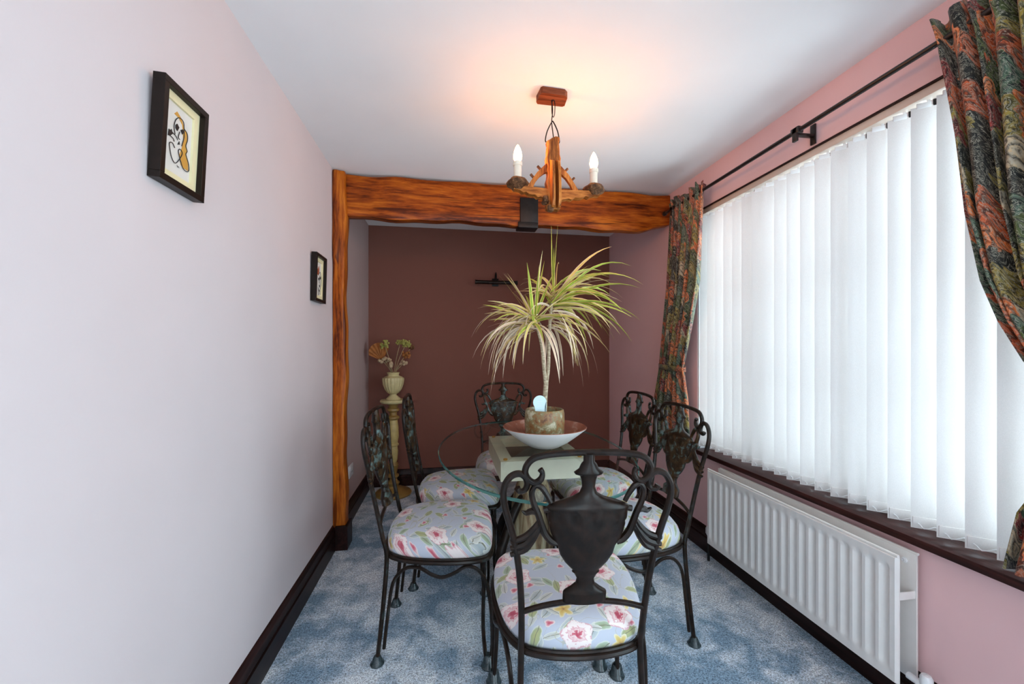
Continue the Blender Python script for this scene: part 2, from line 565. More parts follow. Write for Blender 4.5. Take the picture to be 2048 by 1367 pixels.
# paisley curtain fabric ---------------------------------------------------
def paisley(name, uvscale):
    t = NT(name)
    uv = t.n('ShaderNodeUVMap')
    mp = t.n('ShaderNodeMapping'); mp.inputs['Scale'].default_value = (uvscale, uvscale, 1)
    t.l(uv.outputs[0], mp.inputs[0])
    wn_ = t.noise(mp.outputs[0], 3.2, 3, 0.55, 0.8)
    w = t.vmath('SCALE', wn_.outputs['Color']); t.t.nodes[-1].inputs['Scale'].default_value = 0.42
    vec = t.vmath('ADD', mp.outputs[0], w)
    v = t.n('ShaderNodeTexVoronoi', voronoi_dimensions='2D'); v.inputs['Scale'].default_value = 5.0
    t.l(vec, v.inputs['Vector'])
    cs = t.n('ShaderNodeSeparateColor'); t.l(v.outputs['Color'], cs.inputs[0])
    cell = t.ramp(cs.outputs[0], [(0.0, (0.020, 0.018, 0.012)), (0.16, (0.06, 0.085, 0.02)), (0.32, (0.24, 0.18, 0.03)), (0.46, (0.42, 0.08, 0.02)), (0.60, (0.62, 0.15, 0.03)), (0.72, (0.22, 0.02, 0.018)), (0.84, (0.06, 0.11, 0.07)), (0.93, (0.42, 0.33, 0.22))], 'CONSTANT')
    rings = t.math('FRACT', t.math('MULTIPLY', v.outputs['Distance'], 3.6))
    rc = t.ramp(rings, [(0.0, (0.25, 0.25, 0.25)), (0.35, (1, 1, 1)), (0.70, (1.25, 1.1, 0.9)), (0.78, (0.35, 0.35, 0.32)), (0.93, (0.2, 0.2, 0.2))])
    col = t.mix(1.0, cell, rc, 'MULTIPLY')
    fine = t.noise(vec, 16, 4, 0.6, 2.2)
    ln = t.math('LESS_THAN', t.math('ABSOLUTE', t.math('SUBTRACT', fine.outputs[0], 0.52)), 0.022)
    col = t.mix(t.math('MULTIPLY', ln, 0.75), col, (0.34, 0.31, 0.24))
    dk = t.ramp(fine.outputs[0], [(0.36, (0.18, 0.18, 0.18)), (0.50, (1, 1, 1))])
    col = t.mix(0.8, col, dk, 'MULTIPLY')
    t.base(col, 0.55, 0, 0.35)
    t.bump(fine.outputs[0], 0.1, 0.001)
    t.b.inputs['Sheen Weight'].default_value = 0.1
    return t.m
M['paisley'] = paisley('paisley_curtain_fabric', 2.6)

# ------------------------------------------------------------------ ROOM
XL, XR, YB, YN, ZC = -0.69, 1.54, 3.67, -1.9, 2.30
TW = 0.20
struct(mk('floor', box(XL - TW, XR + TW, YN - TW, YB + TW, -0.12, 0.0), M['carpet'], smooth=False), 'blue grey cut pile carpet')
struct(mk('ceiling', box(XL - TW, XR + TW, YN - TW, YB + TW, ZC, ZC + 0.12), M['ceiling'], smooth=False), 'white painted ceiling')
struct(mk('wall_left', box(XL - TW, XL, YN, 2.62, 0, ZC), M['palepink'], smooth=False), 'pale pink left wall')
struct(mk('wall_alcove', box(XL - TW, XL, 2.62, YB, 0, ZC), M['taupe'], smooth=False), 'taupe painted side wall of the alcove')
struct(mk('wall_back', box(XL - TW, XR + TW, YB, YB + TW, 0, ZC), M['mauve'], smooth=False), 'dark mauve alcove wall')
DX0, DX1, DZ = -0.50, 0.75, 2.10      # unseen glazed doors, added to let in fill daylight
struct(mk('wall_rear', join(box(XL - TW, DX0, YN - TW, YN, 0, ZC), box(DX1, XR + TW, YN - TW, YN, 0, ZC), box(DX0, DX1, YN - TW, YN, DZ, ZC)), M['pink'], smooth=False), 'pink wall behind the viewer')
do = bpy.data.objects.new('door_added', None); C.objects.link(do); struct(do, 'white glazed doors added behind the viewer for fill daylight')
for a, b in ((DX0, (DX0 + DX1) / 2), ((DX0 + DX1) / 2, DX1)):
    lf = mk('door_leaf_added', join(box(a, a + .08, YN - .14, YN - .09, 0, DZ, .004), box(b - .08, b, YN - .14, YN - .09, 0, DZ, .004), box(a + .08, b - .08, YN - .14, YN - .09, 0, .14, .004), box(a + .08, b - .08, YN - .14, YN - .09, DZ - .09, DZ, .004)), M['upvc'], do)
    mk('pane', box(a + .08, b - .08, YN - .117, YN - .113, .14, DZ - .09), M['pane'], lf, smooth=False)
# right wall: opening behind the blind, plus an unseen one added for fill daylight
W1 = (0.70, 2.29); W2 = (-1.70, 0.20); WZ = (0.595, 2.068); WZ2 = (0.15, 2.12)
YM = 0.45
g = join(box(XR, XR + TW, YM, YB, 0, WZ[0]), box(XR, XR + TW, YM, YB, WZ[1], ZC), box(XR, XR + TW, YM, W1[0], WZ[0], WZ[1]), box(XR, XR + TW, W1[1], YB, WZ[0], WZ[1]),
         box(XR, XR + TW, YN, YM, 0, WZ2[0]), box(XR, XR + TW, YN, YM, WZ2[1], ZC), box(XR, XR + TW, YN, W2[0], WZ2[0], WZ2[1]), box(XR, XR + TW, W2[1], YM, WZ2[0], WZ2[1]))
struct(mk('wall_right', g, M['pink'], smooth=False), 'pink painted window wall')

def skirting(name, p0, p1, nrm, h=0.145):
    """profiled skirting from p0 to p1 (2D) standing off the wall along nrm"""
    prof = [(0, 0), (0.022, 0), (0.022, 0.085), (0.017, 0.092), (0.019, 0.10), (0.014, 0.125), (0.008, h - 0.004), (0.0, h)]
    V, F = [], []
    for p in (p0, p1):
        for a, z in prof:
            V.append((p[0] + nrm[0] * a, p[1] + nrm[1] * a, z))
    n = len(prof)
    for i in range(n):
        j = (i + 1) % n
        F.append((i, j, n + j, n + i))
    F += [tuple(range(n)), tuple(range(2 * n - 1, n - 1, -1))]
    return struct(mk(name, (V, F), M['skirt'], smooth=False), 'dark brown wooden skirting board')
skirting('baseboard_left', (XL, YN), (XL, YB), (1, 0))
skirting('baseboard_right', (XR, YN), (XR, YB), (-1, 0))
skirting('baseboard_back', (XL + 0.02, YB), (XR - 0.02, YB), (0, -1))
# plinth wrapping the foot of the post
struct(mk('trim_1', join(box(-0.67, -0.598, 2.535, 2.555, 0, 0.145, 0.003), box(-0.616, -0.598, 2.545, 2.66, 0, 0.145, 0.003)), M['skirt'], smooth=False), 'dark skirting wrapped round the post foot')

def window(name, y0, y1, bars, vbars, wz):
    z0, z1 = wz
    x0, x1 = XR + 0.085, XR + 0.145
    o = bpy.data.objects.new(name, None); o.location = (0, 0, 0); C.objects.link(o); struct(o, 'white framed window in the right wall')
    fw = 0.055
    mk('window_frame', join(box(x0, x1, y0, y1, z0, z0 + fw, .004), box(x0, x1, y0, y1, z1 - fw, z1, .004), box(x0, x1, y0, y0 + fw, z0, z1, .004), box(x0, x1, y1 - fw, y1, z0, z1, .004)), M['upvc'], o)
    ys = [y0 + fw] + [y0 + (y1 - y0) * k for k in vbars] + [y1 - fw]
    for k in vbars:
        yy = y0 + (y1 - y0) * k
        mk('mullion', box(x0, x1, yy - 0.03, yy + 0.03, z0 + fw, z1 - fw, .004), M['upvc'], o)
    for zz in bars:
        mk('glazing_bar', box(x0 + .015, x1 - .015, y0 + fw, y1 - fw, zz - 0.011, zz + 0.011, .003), M['upvc'], o)
    for a, b in zip(ys[:-1], ys[1:]):
        mk('pane', box(x0 + .027, x0 + .031, a, b, z0 + fw, z1 - fw), M['pane'], o, smooth=False)
    mk('window_liner', join(box(XR + 0.002, x0, y1 - 0.016, y1 - 0.001, z0, z1), box(XR + 0.002, x0, y0 + 0.001, y0 + 0.016, z0, z1)), M['upvc'], o, smooth=False)
    return o
window('window_1', *W1, (1.10, 1.55), (0.36, 0.68), WZ)
window('window_added', *W2, (), (0.5,), WZ2)  # out of view, added so that more daylight fills the room
for nm, w, wz in (('trim_2', W1, WZ), ('trim_3', W2, WZ2)):  # second sill belongs to the added window
    struct(mk(nm, box(XR - 0.04, XR + 0.09, w[0] - 0.05, w[1] + 0.05, wz[0] - 0.026, wz[0] + 0.001, .004), M['sill']), 'dark varnished wooden window sill')
struct(mk('trim_4', box(XR - 0.004, XR + 0.004, W1[0] - 0.02, W1[1] + 0.02, WZ[1] - 0.003, WZ[1] + 0.004), M['skirt'], smooth=False), 'thin dark strip above the blind')  # narrow dark strip along the top of the window opening

# ---- beam and post
def wavy_box(x0, x1, y0, y1, z0, z1, nx, ny, nz, fn, bev=0.008):
    bm = bmesh.new()
    bmesh.ops.create_cube(bm, size=1)
    for v in bm.verts:
        v.co = Vector((x0 if v.co.x < 0 else x1, y0 if v.co.y < 0 else y1, z0 if v.co.z < 0 else z1))
    bmesh.ops.bevel(bm, geom=list(bm.edges), offset=bev, segments=2, profile=0.5, affect='EDGES')
    for ax, n, a, b in ((0, nx, x0, x1), (1, ny, y0, y1), (2, nz, z0, z1)):
        for k in range(1, n):
            co = Vector((0, 0, 0)); no = Vector((0, 0, 0)); no[ax] = 1; co[ax] = a + (b - a) * k / n
            bmesh.ops.bisect_plane(bm, geom=list(bm.verts) + list(bm.edges) + list(bm.faces), plane_co=co, plane_no=no)
    for v in bm.verts:
        v.co += Vector(fn(v.co))
    bm.verts.index_update()
    V = [tuple(v.co) for v in bm.verts]; F = [tuple(v.index for v in f.verts) for f in bm.faces]
    bm.free()
    return V, F
def beam_fn(c):
    w = 0.006 * math.sin(c.x * 9 + 1) + 0.004 * math.sin(c.x * 23)
    dz = 0
    if c.z < 2.06: dz = w * 1.2
    if c.z > 2.22: dz = 0.004 * math.sin(c.x * 17) - 0.003
    if c.x > 1.36 and c.z < 2.10 : dz += (c.x - 1.36) * 0.30
    return (0, w * 0.8, dz)
beam = mk('ceiling_beam', wavy_box(XL + 0.012, XR - 0.002, 2.585, 2.660, 2.026, 2.288, 44, 3, 4, beam_fn, 0.010), M['beam'])
beam['kind'] = 'structure'; beam['label'] = 'varnished orange brown timber beam under the ceiling'
strap = mk('iron_strap', join(box(0.465, 0.585, 2.565, 2.582, 2.035, 2.20, .004), box(0.452, 0.585, 2.562, 2.664, 2.004, 2.042, .004)), M['iron'], beam)
strap['label'] = 'black iron bracket plate'
def post_fn(c):
    w = 0.005 * math.sin(c.z * 7) + 0.003 * math.sin(c.z * 19 + 1)
    dx = w if c.x > -0.64 else 0
    return (dx, 0.5 * w + (-0.012 if c.z > 1.75 and c.y < 2.6 and c.x < -0.66 else 0), 0)
post = mk('timber_post', wavy_box(XL + 0.001, -0.617, 2.555, 2.640, 0.0, 2.294, 3, 3, 40, post_fn, 0.010), M['post'])
post['kind'] = 'structure'; post['label'] = 'varnished upright timber post against the left wall'

# ---- socket on the alcove wall
s = thing('wall_socket', 'white plastic wall socket above skirting in the alcove', 'socket', (XL, 3.00, 0.345))
mk('plate', box(0.0, 0.009, -0.062, 0.062, -0.043, 0.043, .003), M['plastic'], s)
mk('switch', box(0.008, 0.013, -0.045, -0.028, 0.012, 0.03, .001), M['plastic'], s)
for dy in (-0.01, 0.01):
    mk('pin_hole', box(0.0085, 0.0098, 0.02 + dy - .003, 0.02 + dy + .003, -0.016, -0.008), M['ink'], s, smooth=False)

# ------------------------------------------------------------------ BLIND
bl = thing('vertical_blind', 'white fabric vertical blind covering the window', 'blind', (0, 0, 0))
mk('headrail', box(XR + 0.004, XR + 0.046, 0.72, 2.265, 2.036, 2.066, .003), M['headrail'], bl)
SP = 0.0715; PHI = R(52)
slat_me = None; hang_me = None
ys = []
y = 2.235
while y > 0.74:
    ys.append(y); y -= SP
bx = XR + 0.034
for i, y in enumerate(ys):
    if slat_me is None:
        n = 5
        V, F = [], []
        for z in (0.612, 0.616, 0.652, 0.66, 1.10, 1.55, 2.018):
            for k in range(n):
                a = (k / (n - 1) - 0.5) * 0.089
                V.append((-0.0018 * (1 - (2 * k / (n - 1) - 1) ** 2), a, z))
        for r_ in range(6):
            for k in range(n - 1):
                F.append((r_ * n + k, r_ * n + k + 1, (r_ + 1) * n + k + 1, (r_ + 1) * n + k))
        so = mk('slat', (V, F), M['blind'], bl)
        sol = None
        slat_me = so.data
        wo = mk('bottom_weight', box(-0.0035, -0.0005, -0.040, 0.040, 0.617, 0.650, .001), M['blind'], so)
        wo2 = mk('hanger', join(box(-0.003, 0.003, -0.006, 0.030, 2.012, 2.030, .001), box(-0.002, 0.002, -0.004, 0.004, 2.02, 2.037)), M['upvc'], so)
        wo3 = mk('hanger_plate', box(-0.002, 0.002, -0.044, -0.010, 2.014, 2.0355, .001), M['iron'], so)
        wm, hm, pm = wo.data, wo2.data, wo3.data
    else:
        so = bpy.data.objects.new('slat', slat_me); link(so, bl)
        for nm, me in (('bottom_weight', wm), ('hanger', hm), ('hanger_plate', pm)):
            link(bpy.data.objects.new(nm, me), so)
    so.location = (bx, y, 0)
    so.rotation_euler = (0, 0, PHI + random.uniform(-0.05, 0.05))
# bead chain between the slats
pts = []
for a, b in zip(ys[:-1], ys[1:]):
    for k in range(6):
        t_ = k / 6
        sag = 0.016 * (1 - (2 * t_ - 1) ** 2)
        pts.append((bx - 0.034 + 0.012 * math.sin(t_ * 6.28), a + (b - a) * t_ + 0.03, 0.640 - sag))
mk('bead_chain', tube(pts, 0.0016, 5), M['plastic'], bl)

# ------------------------------------------------------------------ CURTAIN POLE AND CURTAINS
cp = thing('curtain_pole', 'thin black curtain pole on brackets above the window', 'curtain pole', (1.455, 0, 2.13))
mk('pole', tube([(0, 0.42, 0), (0, 2.50, 0)], 0.0095, 10), M['rail'], cp)
for yy, d in ((0.41, -1), (2.51, 1)):
    mk('finial', lathe([(0.009, -0.01), (0.014, 0.0), (0.016, 0.012), (0.012, 0.024), (0.0, 0.03)], 12), M['rail'], cp, loc=(0, yy, 0)).rotation_euler = (R(-90 * d), 0, 0)
for yy in (0.62, 1.478, 2.42):
    mk('bracket', join(box(-0.004, 0.083, yy - .009, yy + .009, -0.021, -0.009, .002), box(0.075, 0.083, yy - .012, yy + .012, -0.05, 0.035, .002), box(-0.014, -0.002, yy - .011, yy + .011, -0.045, 0.012, .002), box(-.014, .014, yy - .02, yy + .02, -.014, .014, .004)), M['rail'], cp)

def curtain(name, label, stations, nf, amp, parent_tie, xoff=1.455, seed=1, header=None):
    """stations: (z, y_far, y_near, amp factor); pleated cloth with real thickness"""
    rnd = random.Random(seed)
    o = thing(name, label, 'curtain', (xoff, 0, 0))
    ph = [rnd.uniform(-0.5, 0.5) for _ in range(nf + 1)]
    hh = [rnd.uniform(0.6, 1.25) for _ in range(nf + 1)]
    zs = []
    for (z0, a0, b0, f0), (z1, a1, b1, f1) in zip(stations[:-1], stations[1:]):
        m = max(2, int((z0 - z1) / 0.035))
        for k in range(m):
            t_ = k / m
            q = t_ * t_ * (3 - 2 * t_) if False else t_
            zs.append((z0 + (z1 - z0) * t_, a0 + (a1 - a0) * q, b0 + (b1 - b0) * q, f0 + (f1 - f0) * q))
    zs.append(stations[-1])
    nu = nf * 10
    V, F, UV = [], [], []
    for z, a, b, fa in zs:
        for k in range(nu + 1):
            u = k / nu
            fi = u * nf
            i = min(int(fi), nf - 1)
            hgt = hh[i] + (hh[i + 1] - hh[i]) * (fi - i)
            ang = 2 * PI * (fi + 0.18 * math.sin(2 * PI * u + z * 1.1 + seed))
            dx = amp * fa * hgt * (math.sin(ang) - 0.25 * math.sin(2 * ang))
            yy = a + (b - a) * u + 0.010 * fa * math.sin(ang * 0.5 + z * 2.0)
            zz = z + (0.016 * math.sin(ang * 0.5 + i * 1.7) * max(0, (z - 2.06) / 0.12) if z > 2.06 else 0)
            V.append((dx - 0.002, yy, zz))
            UV.append((u * nf * 0.105, z + 0.03 * math.sin(ang)))
    w = nu + 1
    for r_ in range(len(zs) - 1):
        for k in range(nu):
            F.append((r_ * w + k, r_ * w + k + 1, (r_ + 1) * w + k + 1, (r_ + 1) * w + k))
    c = mk('cloth', (V, F), M['paisley'], o, angle=180)
    me = c.data
    ul = me.uv_layers.new(name='UVMap')
    for lp in me.loops:
        ul.data[lp.index].uv = UV[lp.vertex_index]
    sm = c.modifiers.new('thickness', 'SOLIDIFY'); sm.thickness = 0.004; sm.offset = 0
    if parent_tie:
        zt, ya, yb, rx = parent_tie
        pts = []
        for k in range(24):
            an = 2 * PI * k / 24
            pts.append((rx * math.cos(an), (ya + yb) / 2 + (ya - yb) / 2 * math.sin(an), zt + 0.006 * math.sin(an)))
        V2, F2 = [], []
        for k, p in enumerate(pts):
            V2 += [(p[0], p[1], p[2] - 0.016), (p[0], p[1], p[2] + 0.016)]
            j = (k + 1) % 24
            F2.append((2 * k, 2 * j, 2 * j + 1, 2 * k + 1))
        tb = mk('tie_back', (V2, F2), M['paisley'], o, angle=180)
        tu = tb.data.uv_layers.new(name='UVMap')
        for lp in tb.data.loops:
            p = tb.data.vertices[lp.vertex_index].co
            tu.data[lp.index].uv = (p.y * 2, p.z)
        s2 = tb.modifiers.new('thickness', 'SOLIDIFY'); s2.thickness = 0.006; s2.offset = 0
    return o
curtain('curtain', 'narrow dark paisley curtain tied back at the far end of the window',
        [(2.175, 2.455, 2.085, 0.8), (2.12, 2.445, 2.10, 0.5), (1.62, 2.475, 2.15, 0.9), (1.36, 2.52, 2.22, 0.85), (1.14, 2.565, 2.285, 0.7), (1.09, 2.575, 2.30, 0.6), (1.04, 2.585, 2.285, 0.7), (0.88, 2.63, 2.25, 1.0), (0.57, 2.67, 2.22, 1.1)],
        7, 0.026, (1.09, 2.585, 2.29, 0.036), 1.455, 3)
curtain('curtain', 'wide orange and green paisley curtain swept aside at the near end',
        [(2.185, 1.005, 0.42, 0.9), (2.10, 0.99, 0.42, 0.55), (1.86, 0.955, 0.43, 0.8), (1.60, 0.925, 0.44, 0.9), (1.40, 0.885, 0.45, 0.9), (1.285, 0.845, 0.455, 0.9), (1.18, 0.795, 0.46, 0.8), (1.07, 0.715, 0.47, 0.6), (1.02, 0.685, 0.475, 0.5), (0.95, 0.73, 0.46, 0.7), (0.79, 0.80, 0.44, 0.9), (0.635, 0.825, 0.43, 1.0)],
        14, 0.027, (1.02, 0.70, 0.46, 0.04), 1.45, 5)

# ------------------------------------------------------------------ RADIATOR
rd = thing('radiator', 'white double panel radiator mounted below the window', 'radiator', (0, 0, 0))
def rad_panel(xf_, y0, y1, z0, z1, nfl, sgn):
    """fluted sheet: recessed vertical channels with rounded ends; thickness 14 mm"""
    pitch = (y1 - y0 - 0.03) / nfl
    zs = [z0, z0 + .006, z0 + .030, z0 + .040, z0 + .052, z0 + .06, z1 - .06, z1 - .052, z1 - .040, z1 - .030, z1 - .006, z1]
    ysn = [y0, y0 + .005]
    for k in range(nfl):
        b = y0 + 0.015 + pitch * k
        for q in (0.12, 0.30, 0.42, 0.58, 0.70, 0.88):
            ysn.append(b + q * pitch)
    ysn += [y1 - .005, y1]
    V, F = [], []
    def d(yy, zz):
        e = 0
        if yy in (y0, y1) or zz in (z0, z1): return 0.010
        q = ((yy - y0 - 0.015) / pitch) % 1.0
        if yy < y0 + .012 or yy > y1 - .012: return 0.0
        c_ = 1.0 if 0.40 < q < 0.60 else (0.75 if 0.28 < q < 0.72 else 0.0)
        e_ = min(zz - z0, z1 - zz)
        ez = max(0, min(1, (e_ - 0.032) / 0.02))
        return 0.0085 * c_ * ez
    w = len(ysn)
    for zz in zs:
        for yy in ysn:
            V.append((xf_ + sgn * d(yy, zz), yy, zz))
    for i in range(len(zs) - 1):
        for k in range(w - 1):
            F.append((i * w + k, i * w + k + 1, (i + 1) * w + k + 1, (i + 1) * w + k))
    return join((V, F), box(xf_ + sgn * 0.010, xf_ + sgn * 0.014, y0, y1, z0, z1))
RY0, RY1, RZ0, RZ1 = 1.078, 2.035, 0.125, 0.540
mk('front_panel', rad_panel(1.428, RY0, RY1, RZ0, RZ1, 21, 1), M['white'], rd, angle=30)
mk('back_panel', rad_panel(1.520, RY0, RY1 + 0.01, RZ0, RZ1, 21, -1), M['white'], rd, angle=30)
for yy in (RY0 + 0.004, RY1 - 0.012):
    mk('side_strap', box(1.438, 1.512, yy, yy + 0.005, 0.395, 0.420, .001), M['white'], rd)
mk('top_seam', join(tube([(1.436, RY0, RZ1 + .001), (1.436, RY1, RZ1 + .001)], 0.005, 8), tube([(1.513, RY0, RZ1 + .001), (1.513, RY1, RZ1 + .001)], 0.005, 8)), M['white'], rd)
bp = mk('bleed_plug', lathe([(0.0, 0.0), (0.009, 0.0), (0.009, 0.004), (0.004, 0.005), (0.004, 0.001), (0, 0.001)], 14), M['plastic'], rd, loc=(1.5055, 1.112, 0.508)); bp.rotation_euler = (0, R(-90), 0)
for yy, d in ((RY0, -1), (RY1, 1)):
    v1 = mk('valve', join(tube([(1.474, yy, 0.155), (1.474, yy + d * 0.03, 0.155)], 0.011, 12), tube([(1.474, yy + d * 0.03, 0.155), (1.474, yy + d * 0.05, 0.155)], 0.015, 6)), M['plastic'], rd)
    mk('valve_cap', lathe([(0.012, 0.0), (0.016, 0.002), (0.016, 0.03), (0.012, 0.038), (0, 0.04)], 14, 1.474, yy + d * 0.05, 0.155), M['plastic'], v1)
    mk('pipe', tube([(1.474, yy + d * 0.05, 0.155), (1.474, yy + d * 0.05, 0.0)], 0.0075, 10), M['plastic'] if d < 0 else M['iron'], v1)
for yy in (RY0 + 0.15, RY1 - 0.15):
    mk('wall_bracket', join(box(1.530, 1.5385, yy - .015, yy + .015, 0.10, 0.5), box(1.500, 1.532, yy - .012, yy + .012, 0.112, 0.124)), M['white'], rd, smooth=False)

# ------------------------------------------------------------------ PICTURES
ART = {'face': [(0.244, 0.467), (0.199, 0.379), (0.244, 0.286), (0.358, 0.225), (0.489, 0.238), (0.526, 0.319), (0.538, 0.422), (0.478, 0.548)],
'hairline': [(0.518, 0.308), (0.641, 0.347), (0.661, 0.422), (0.618, 0.504), (0.672, 0.561), (0.637, 0.612), (0.737, 0.698), (0.769, 0.784), (0.69, 0.819), (0.555, 0.803), (0.424, 0.696), (0.381, 0.63), (0.439, 0.599), (0.509, 0.631), (0.443, 0.716), (0.303, 0.809), (0.176, 0.769), (0.1, 0.666), (0.091, 0.613), (0.175, 0.592), (0.257, 0.63)],
'nose': [(0.387, 0.393), (0.353, 0.469), (0.403, 0.486)], 'arm1': [(0.09, 0.524), (0.195, 0.534), (0.23, 0.561)], 'arm2': [(0.16, 0.469), (0.278, 0.481), (0.339, 0.513)],
'sig': [(0.36, 0.818), (0.386, 0.84), (0.408, 0.824), (0.439, 0.838)]}
FILL = {'hair': [(0.202, 0.223), (0.286, 0.172), (0.419, 0.209), (0.531, 0.29), (0.641, 0.347), (0.657, 0.437), (0.618, 0.504), (0.682, 0.579), (0.654, 0.614), (0.739, 0.711), (0.754, 0.795), (0.57, 0.799), (0.502, 0.778), (0.437, 0.679), (0.507, 0.565), (0.542, 0.447), (0.48, 0.281), (0.36, 0.233)]}
DARK = [[(0.254, 0.347), (0.296, 0.319), (0.364, 0.348), (0.311, 0.405), (0.255, 0.385)], [(0.42, 0.362), (0.489, 0.331), (0.536, 0.356), (0.484, 0.397)],
        [(0.348, 0.565), (0.392, 0.512), (0.414, 0.548)], [(0.034, 0.537), (0.049, 0.456), (0.095, 0.466), (0.125, 0.437), (0.171, 0.478), (0.091, 0.53)]]
def picture(label, y0, zb, w, h, lean, art):
    o = thing('framed_picture', label, 'picture', (XL + 0.001, y0, zb))
    o.rotation_euler = (0, lean, 0)
    D, b = 0.027, 0.016
    mk('frame', join(box(0, D, 0, w, 0, b, .001), box(0, D, 0, w, h - b, h, .001), box(0, D, 0, b, b, h - b, .001), box(0, D, w - b, w, b, h - b, .001)), M['frame'], o, smooth=False)
    mk('backing', box(0.001, 0.005, b, w - b, b, h - b), M['frame'], o, smooth=False)
    m_ = 0.020
    a0, a1, c0, c1 = b, w - b, b, h - b
    mo = mk('mount', join(box(0.006, 0.013, a0, a1, c0, c0 + m_), box(0.006, 0.013, a0, a1, c1 - m_, c1), box(0.006, 0.013, a0, a0 + m_ * .55, c0 + m_, c1 - m_), box(0.006, 0.013, a1 - m_, a1, c0 + m_, c1 - m_)), M['mat'], o, smooth=False)
    pr = mk('print', box(0.0055, 0.0075, a0, a1, c0, c1), M['paper'], o, smooth=False)
    X = 0.0095
    hs, ht = (0.027, 0.011) if art == 'face' else (0.052, 0.003)     # inner edge of the drawing
    P = lambda s_, t_: (a0 + hs + s_ * (a1 - a0 - hs), c1 - t_ * (c1 - c0 - ht))
    if art == 'face':
        for k, q in FILL.items():
            mk('ochre_hair', prism([P(*p) for p in q], X - 0.002, X - 0.0008, 'x'), M['ochre'], pr, smooth=False)
        gs = []
        for k, q in ART.items():
            pts = [(X, *P(*p)) for p in q]
            gs.append(tube(pts, 0.0005 if k == 'sig' else 0.00095, 6, n=5))
        for q in DARK:
            gs.append(prism([P(*p) for p in q], X - 0.001, X + 0.0004, 'x'))
        mk('ink_lines', join(*gs), M['ink'], pr, smooth=False)
    else:
        mk('rust_leaf', prism([P(*p) for p in [(0.08, 0.30), (0.22, 0.20), (0.30, 0.28), (0.42, 0.18), (0.40, 0.32), (0.28, 0.42), (0.12, 0.40)]], X - .002, X - .0008, 'x'), M['rust'], pr, smooth=False)
        gs = [tube([(X, *P(*p)) for p in q], 0.001, 6, n=5) for q in ([(0.25, 0.40), (0.55, 0.32), (0.72, 0.42), (0.74, 0.60), (0.60, 0.76), (0.42, 0.80), (0.28, 0.72)], [(0.46, 0.42), (0.44, 0.58), (0.52, 0.60)], [(0.30, 0.74), (0.34, 0.88), (0.25, 0.92)], [(0.60, 0.76), (0.64, 0.88)])]
        for q in ([(0.25, 0.50), (0.38, 0.46), (0.44, 0.50), (0.34, 0.54)], [(0.56, 0.46), (0.70, 0.41), (0.72, 0.46), (0.60, 0.50)], [(0.42, 0.66), (0.50, 0.63), (0.58, 0.67), (0.50, 0.71)]):
            gs.append(prism([P(*p) for p in q], X - 0.001, X + 0.0004, 'x'))
        mk('ink_lines', join(*gs), M['ink'], pr, smooth=False)
    return o
picture('dark framed line drawing of a face with ochre hair', 1.048, 1.612, 0.172, 0.245, R(3.0), 'face')
picture('small dark framed drawing with rust leaf beside the post', 2.160, 1.458, 0.172, 0.248, R(1.5), 'leaf')

# ------------------------------------------------------------------ PICTURE LIGHT on the back wall
pl = thing('picture_light', 'slim dark bronze picture light on the mauve wall', 'wall light', (0.43, YB, 1.81))
mk('shade', tube([(-0.185, -0.10, 0), (0.185, -0.10, 0)], 0.017, 12), M['bronze'], pl)
for xx in (-0.187, 0.187):
    mk('end_cap', tube([(xx - .004, -0.10, 0), (xx + .004, -0.10, 0)], 0.0195, 12), M['iron'], pl)
mk('arm', tube([(0, -0.10, 0.015), (0, -0.09, 0.07), (0, -0.05, 0.095), (0, -0.01, 0.06), (0, -0.004, 0.02)], 0.005, 8, n=4), M['iron'], pl)
mk('wall_plate', box(-0.03, 0.03, -0.012, -0.001, -0.02, 0.05, .003), M['iron'], pl)

# ------------------------------------------------------------------ CHANDELIER
CX, CY = 0.440, 1.655
ch = thing('chandelier', 'rustic oak ceiling lamp with two lit candle bulbs', 'chandelier', (CX, CY, 0))
ch.rotation_euler = (0, 0, R(2))
poly = [(-0.060, -0.030), (-0.053, -0.038), (0.043, -0.036), (0.058, -0.022), (0.064, 0.032), (0.056, 0.040), (-0.056, 0.042), (-0.064, 0.030)]
mk('ceiling_plate', prism(poly, 2.272, 2.299, 'z'), M['rosewood'], ch, smooth=False)
mk('chain_link', tube([(0.003, 0, 2.272), (0.010, 0, 2.255), (0.009, 0, 2.215), (0.003, 0, 2.198), (-0.003, 0, 2.215), (-0.003, 0, 2.255)], 0.0018, 6, closed=True, n=4), M['iron'], ch)
mk('cord', tube([(-0.004, 0.004, 2.275), (0.002, 0.006, 2.23), (-0.003, 0.004, 2.18), (0.003, 0.004, 2.13), (0.006, 0.002, 2.10)], 0.0022, 6, n=5), M['iron'], ch)
mk('hanging_loop', tube([(-0.028, 0, 2.088), (-0.032, 0, 2.098), (-0.024, 0, 2.135), (-0.004, 0, 2.176), (0.004, 0, 2.176), (0.022, 0, 2.140), (0.030, 0, 2.10), (0.027, 0, 2.088)], 0.0026, 6, n=4), M['iron'], ch)
def cpost(c):
    w = 0.003 * math.sin(c.z * 60) + 0.002 * math.sin(c.z * 131 + 2)
    dz = (0.010 * math.sin(c.x * 90 + 0.6)) if c.z > 2.08 else 0
    return (w * (1 if c.x > 0 else -1), 0, dz)
mk('centre_post', wavy_box(-0.027, 0.027, -0.020, 0.020, 1.800, 2.100, 5, 2, 18, cpost, 0.005), M['lampwood'], ch)
# two thin slats standing off the front of the post
for xx in (-0.013, 0.013):
    poly = [(-0.022, 2.005), (-0.050, 1.990), (-0.062, 1.93), (-0.066, 1.83), (-0.060, 1.802), (-0.050, 1.797), (-0.030, 1.80), (-0.022, 1.83)]
    mk('front_slat', prism(poly, xx - 0.0055, xx + 0.0055, 'x'), M['lampwood'], ch, smooth=False)
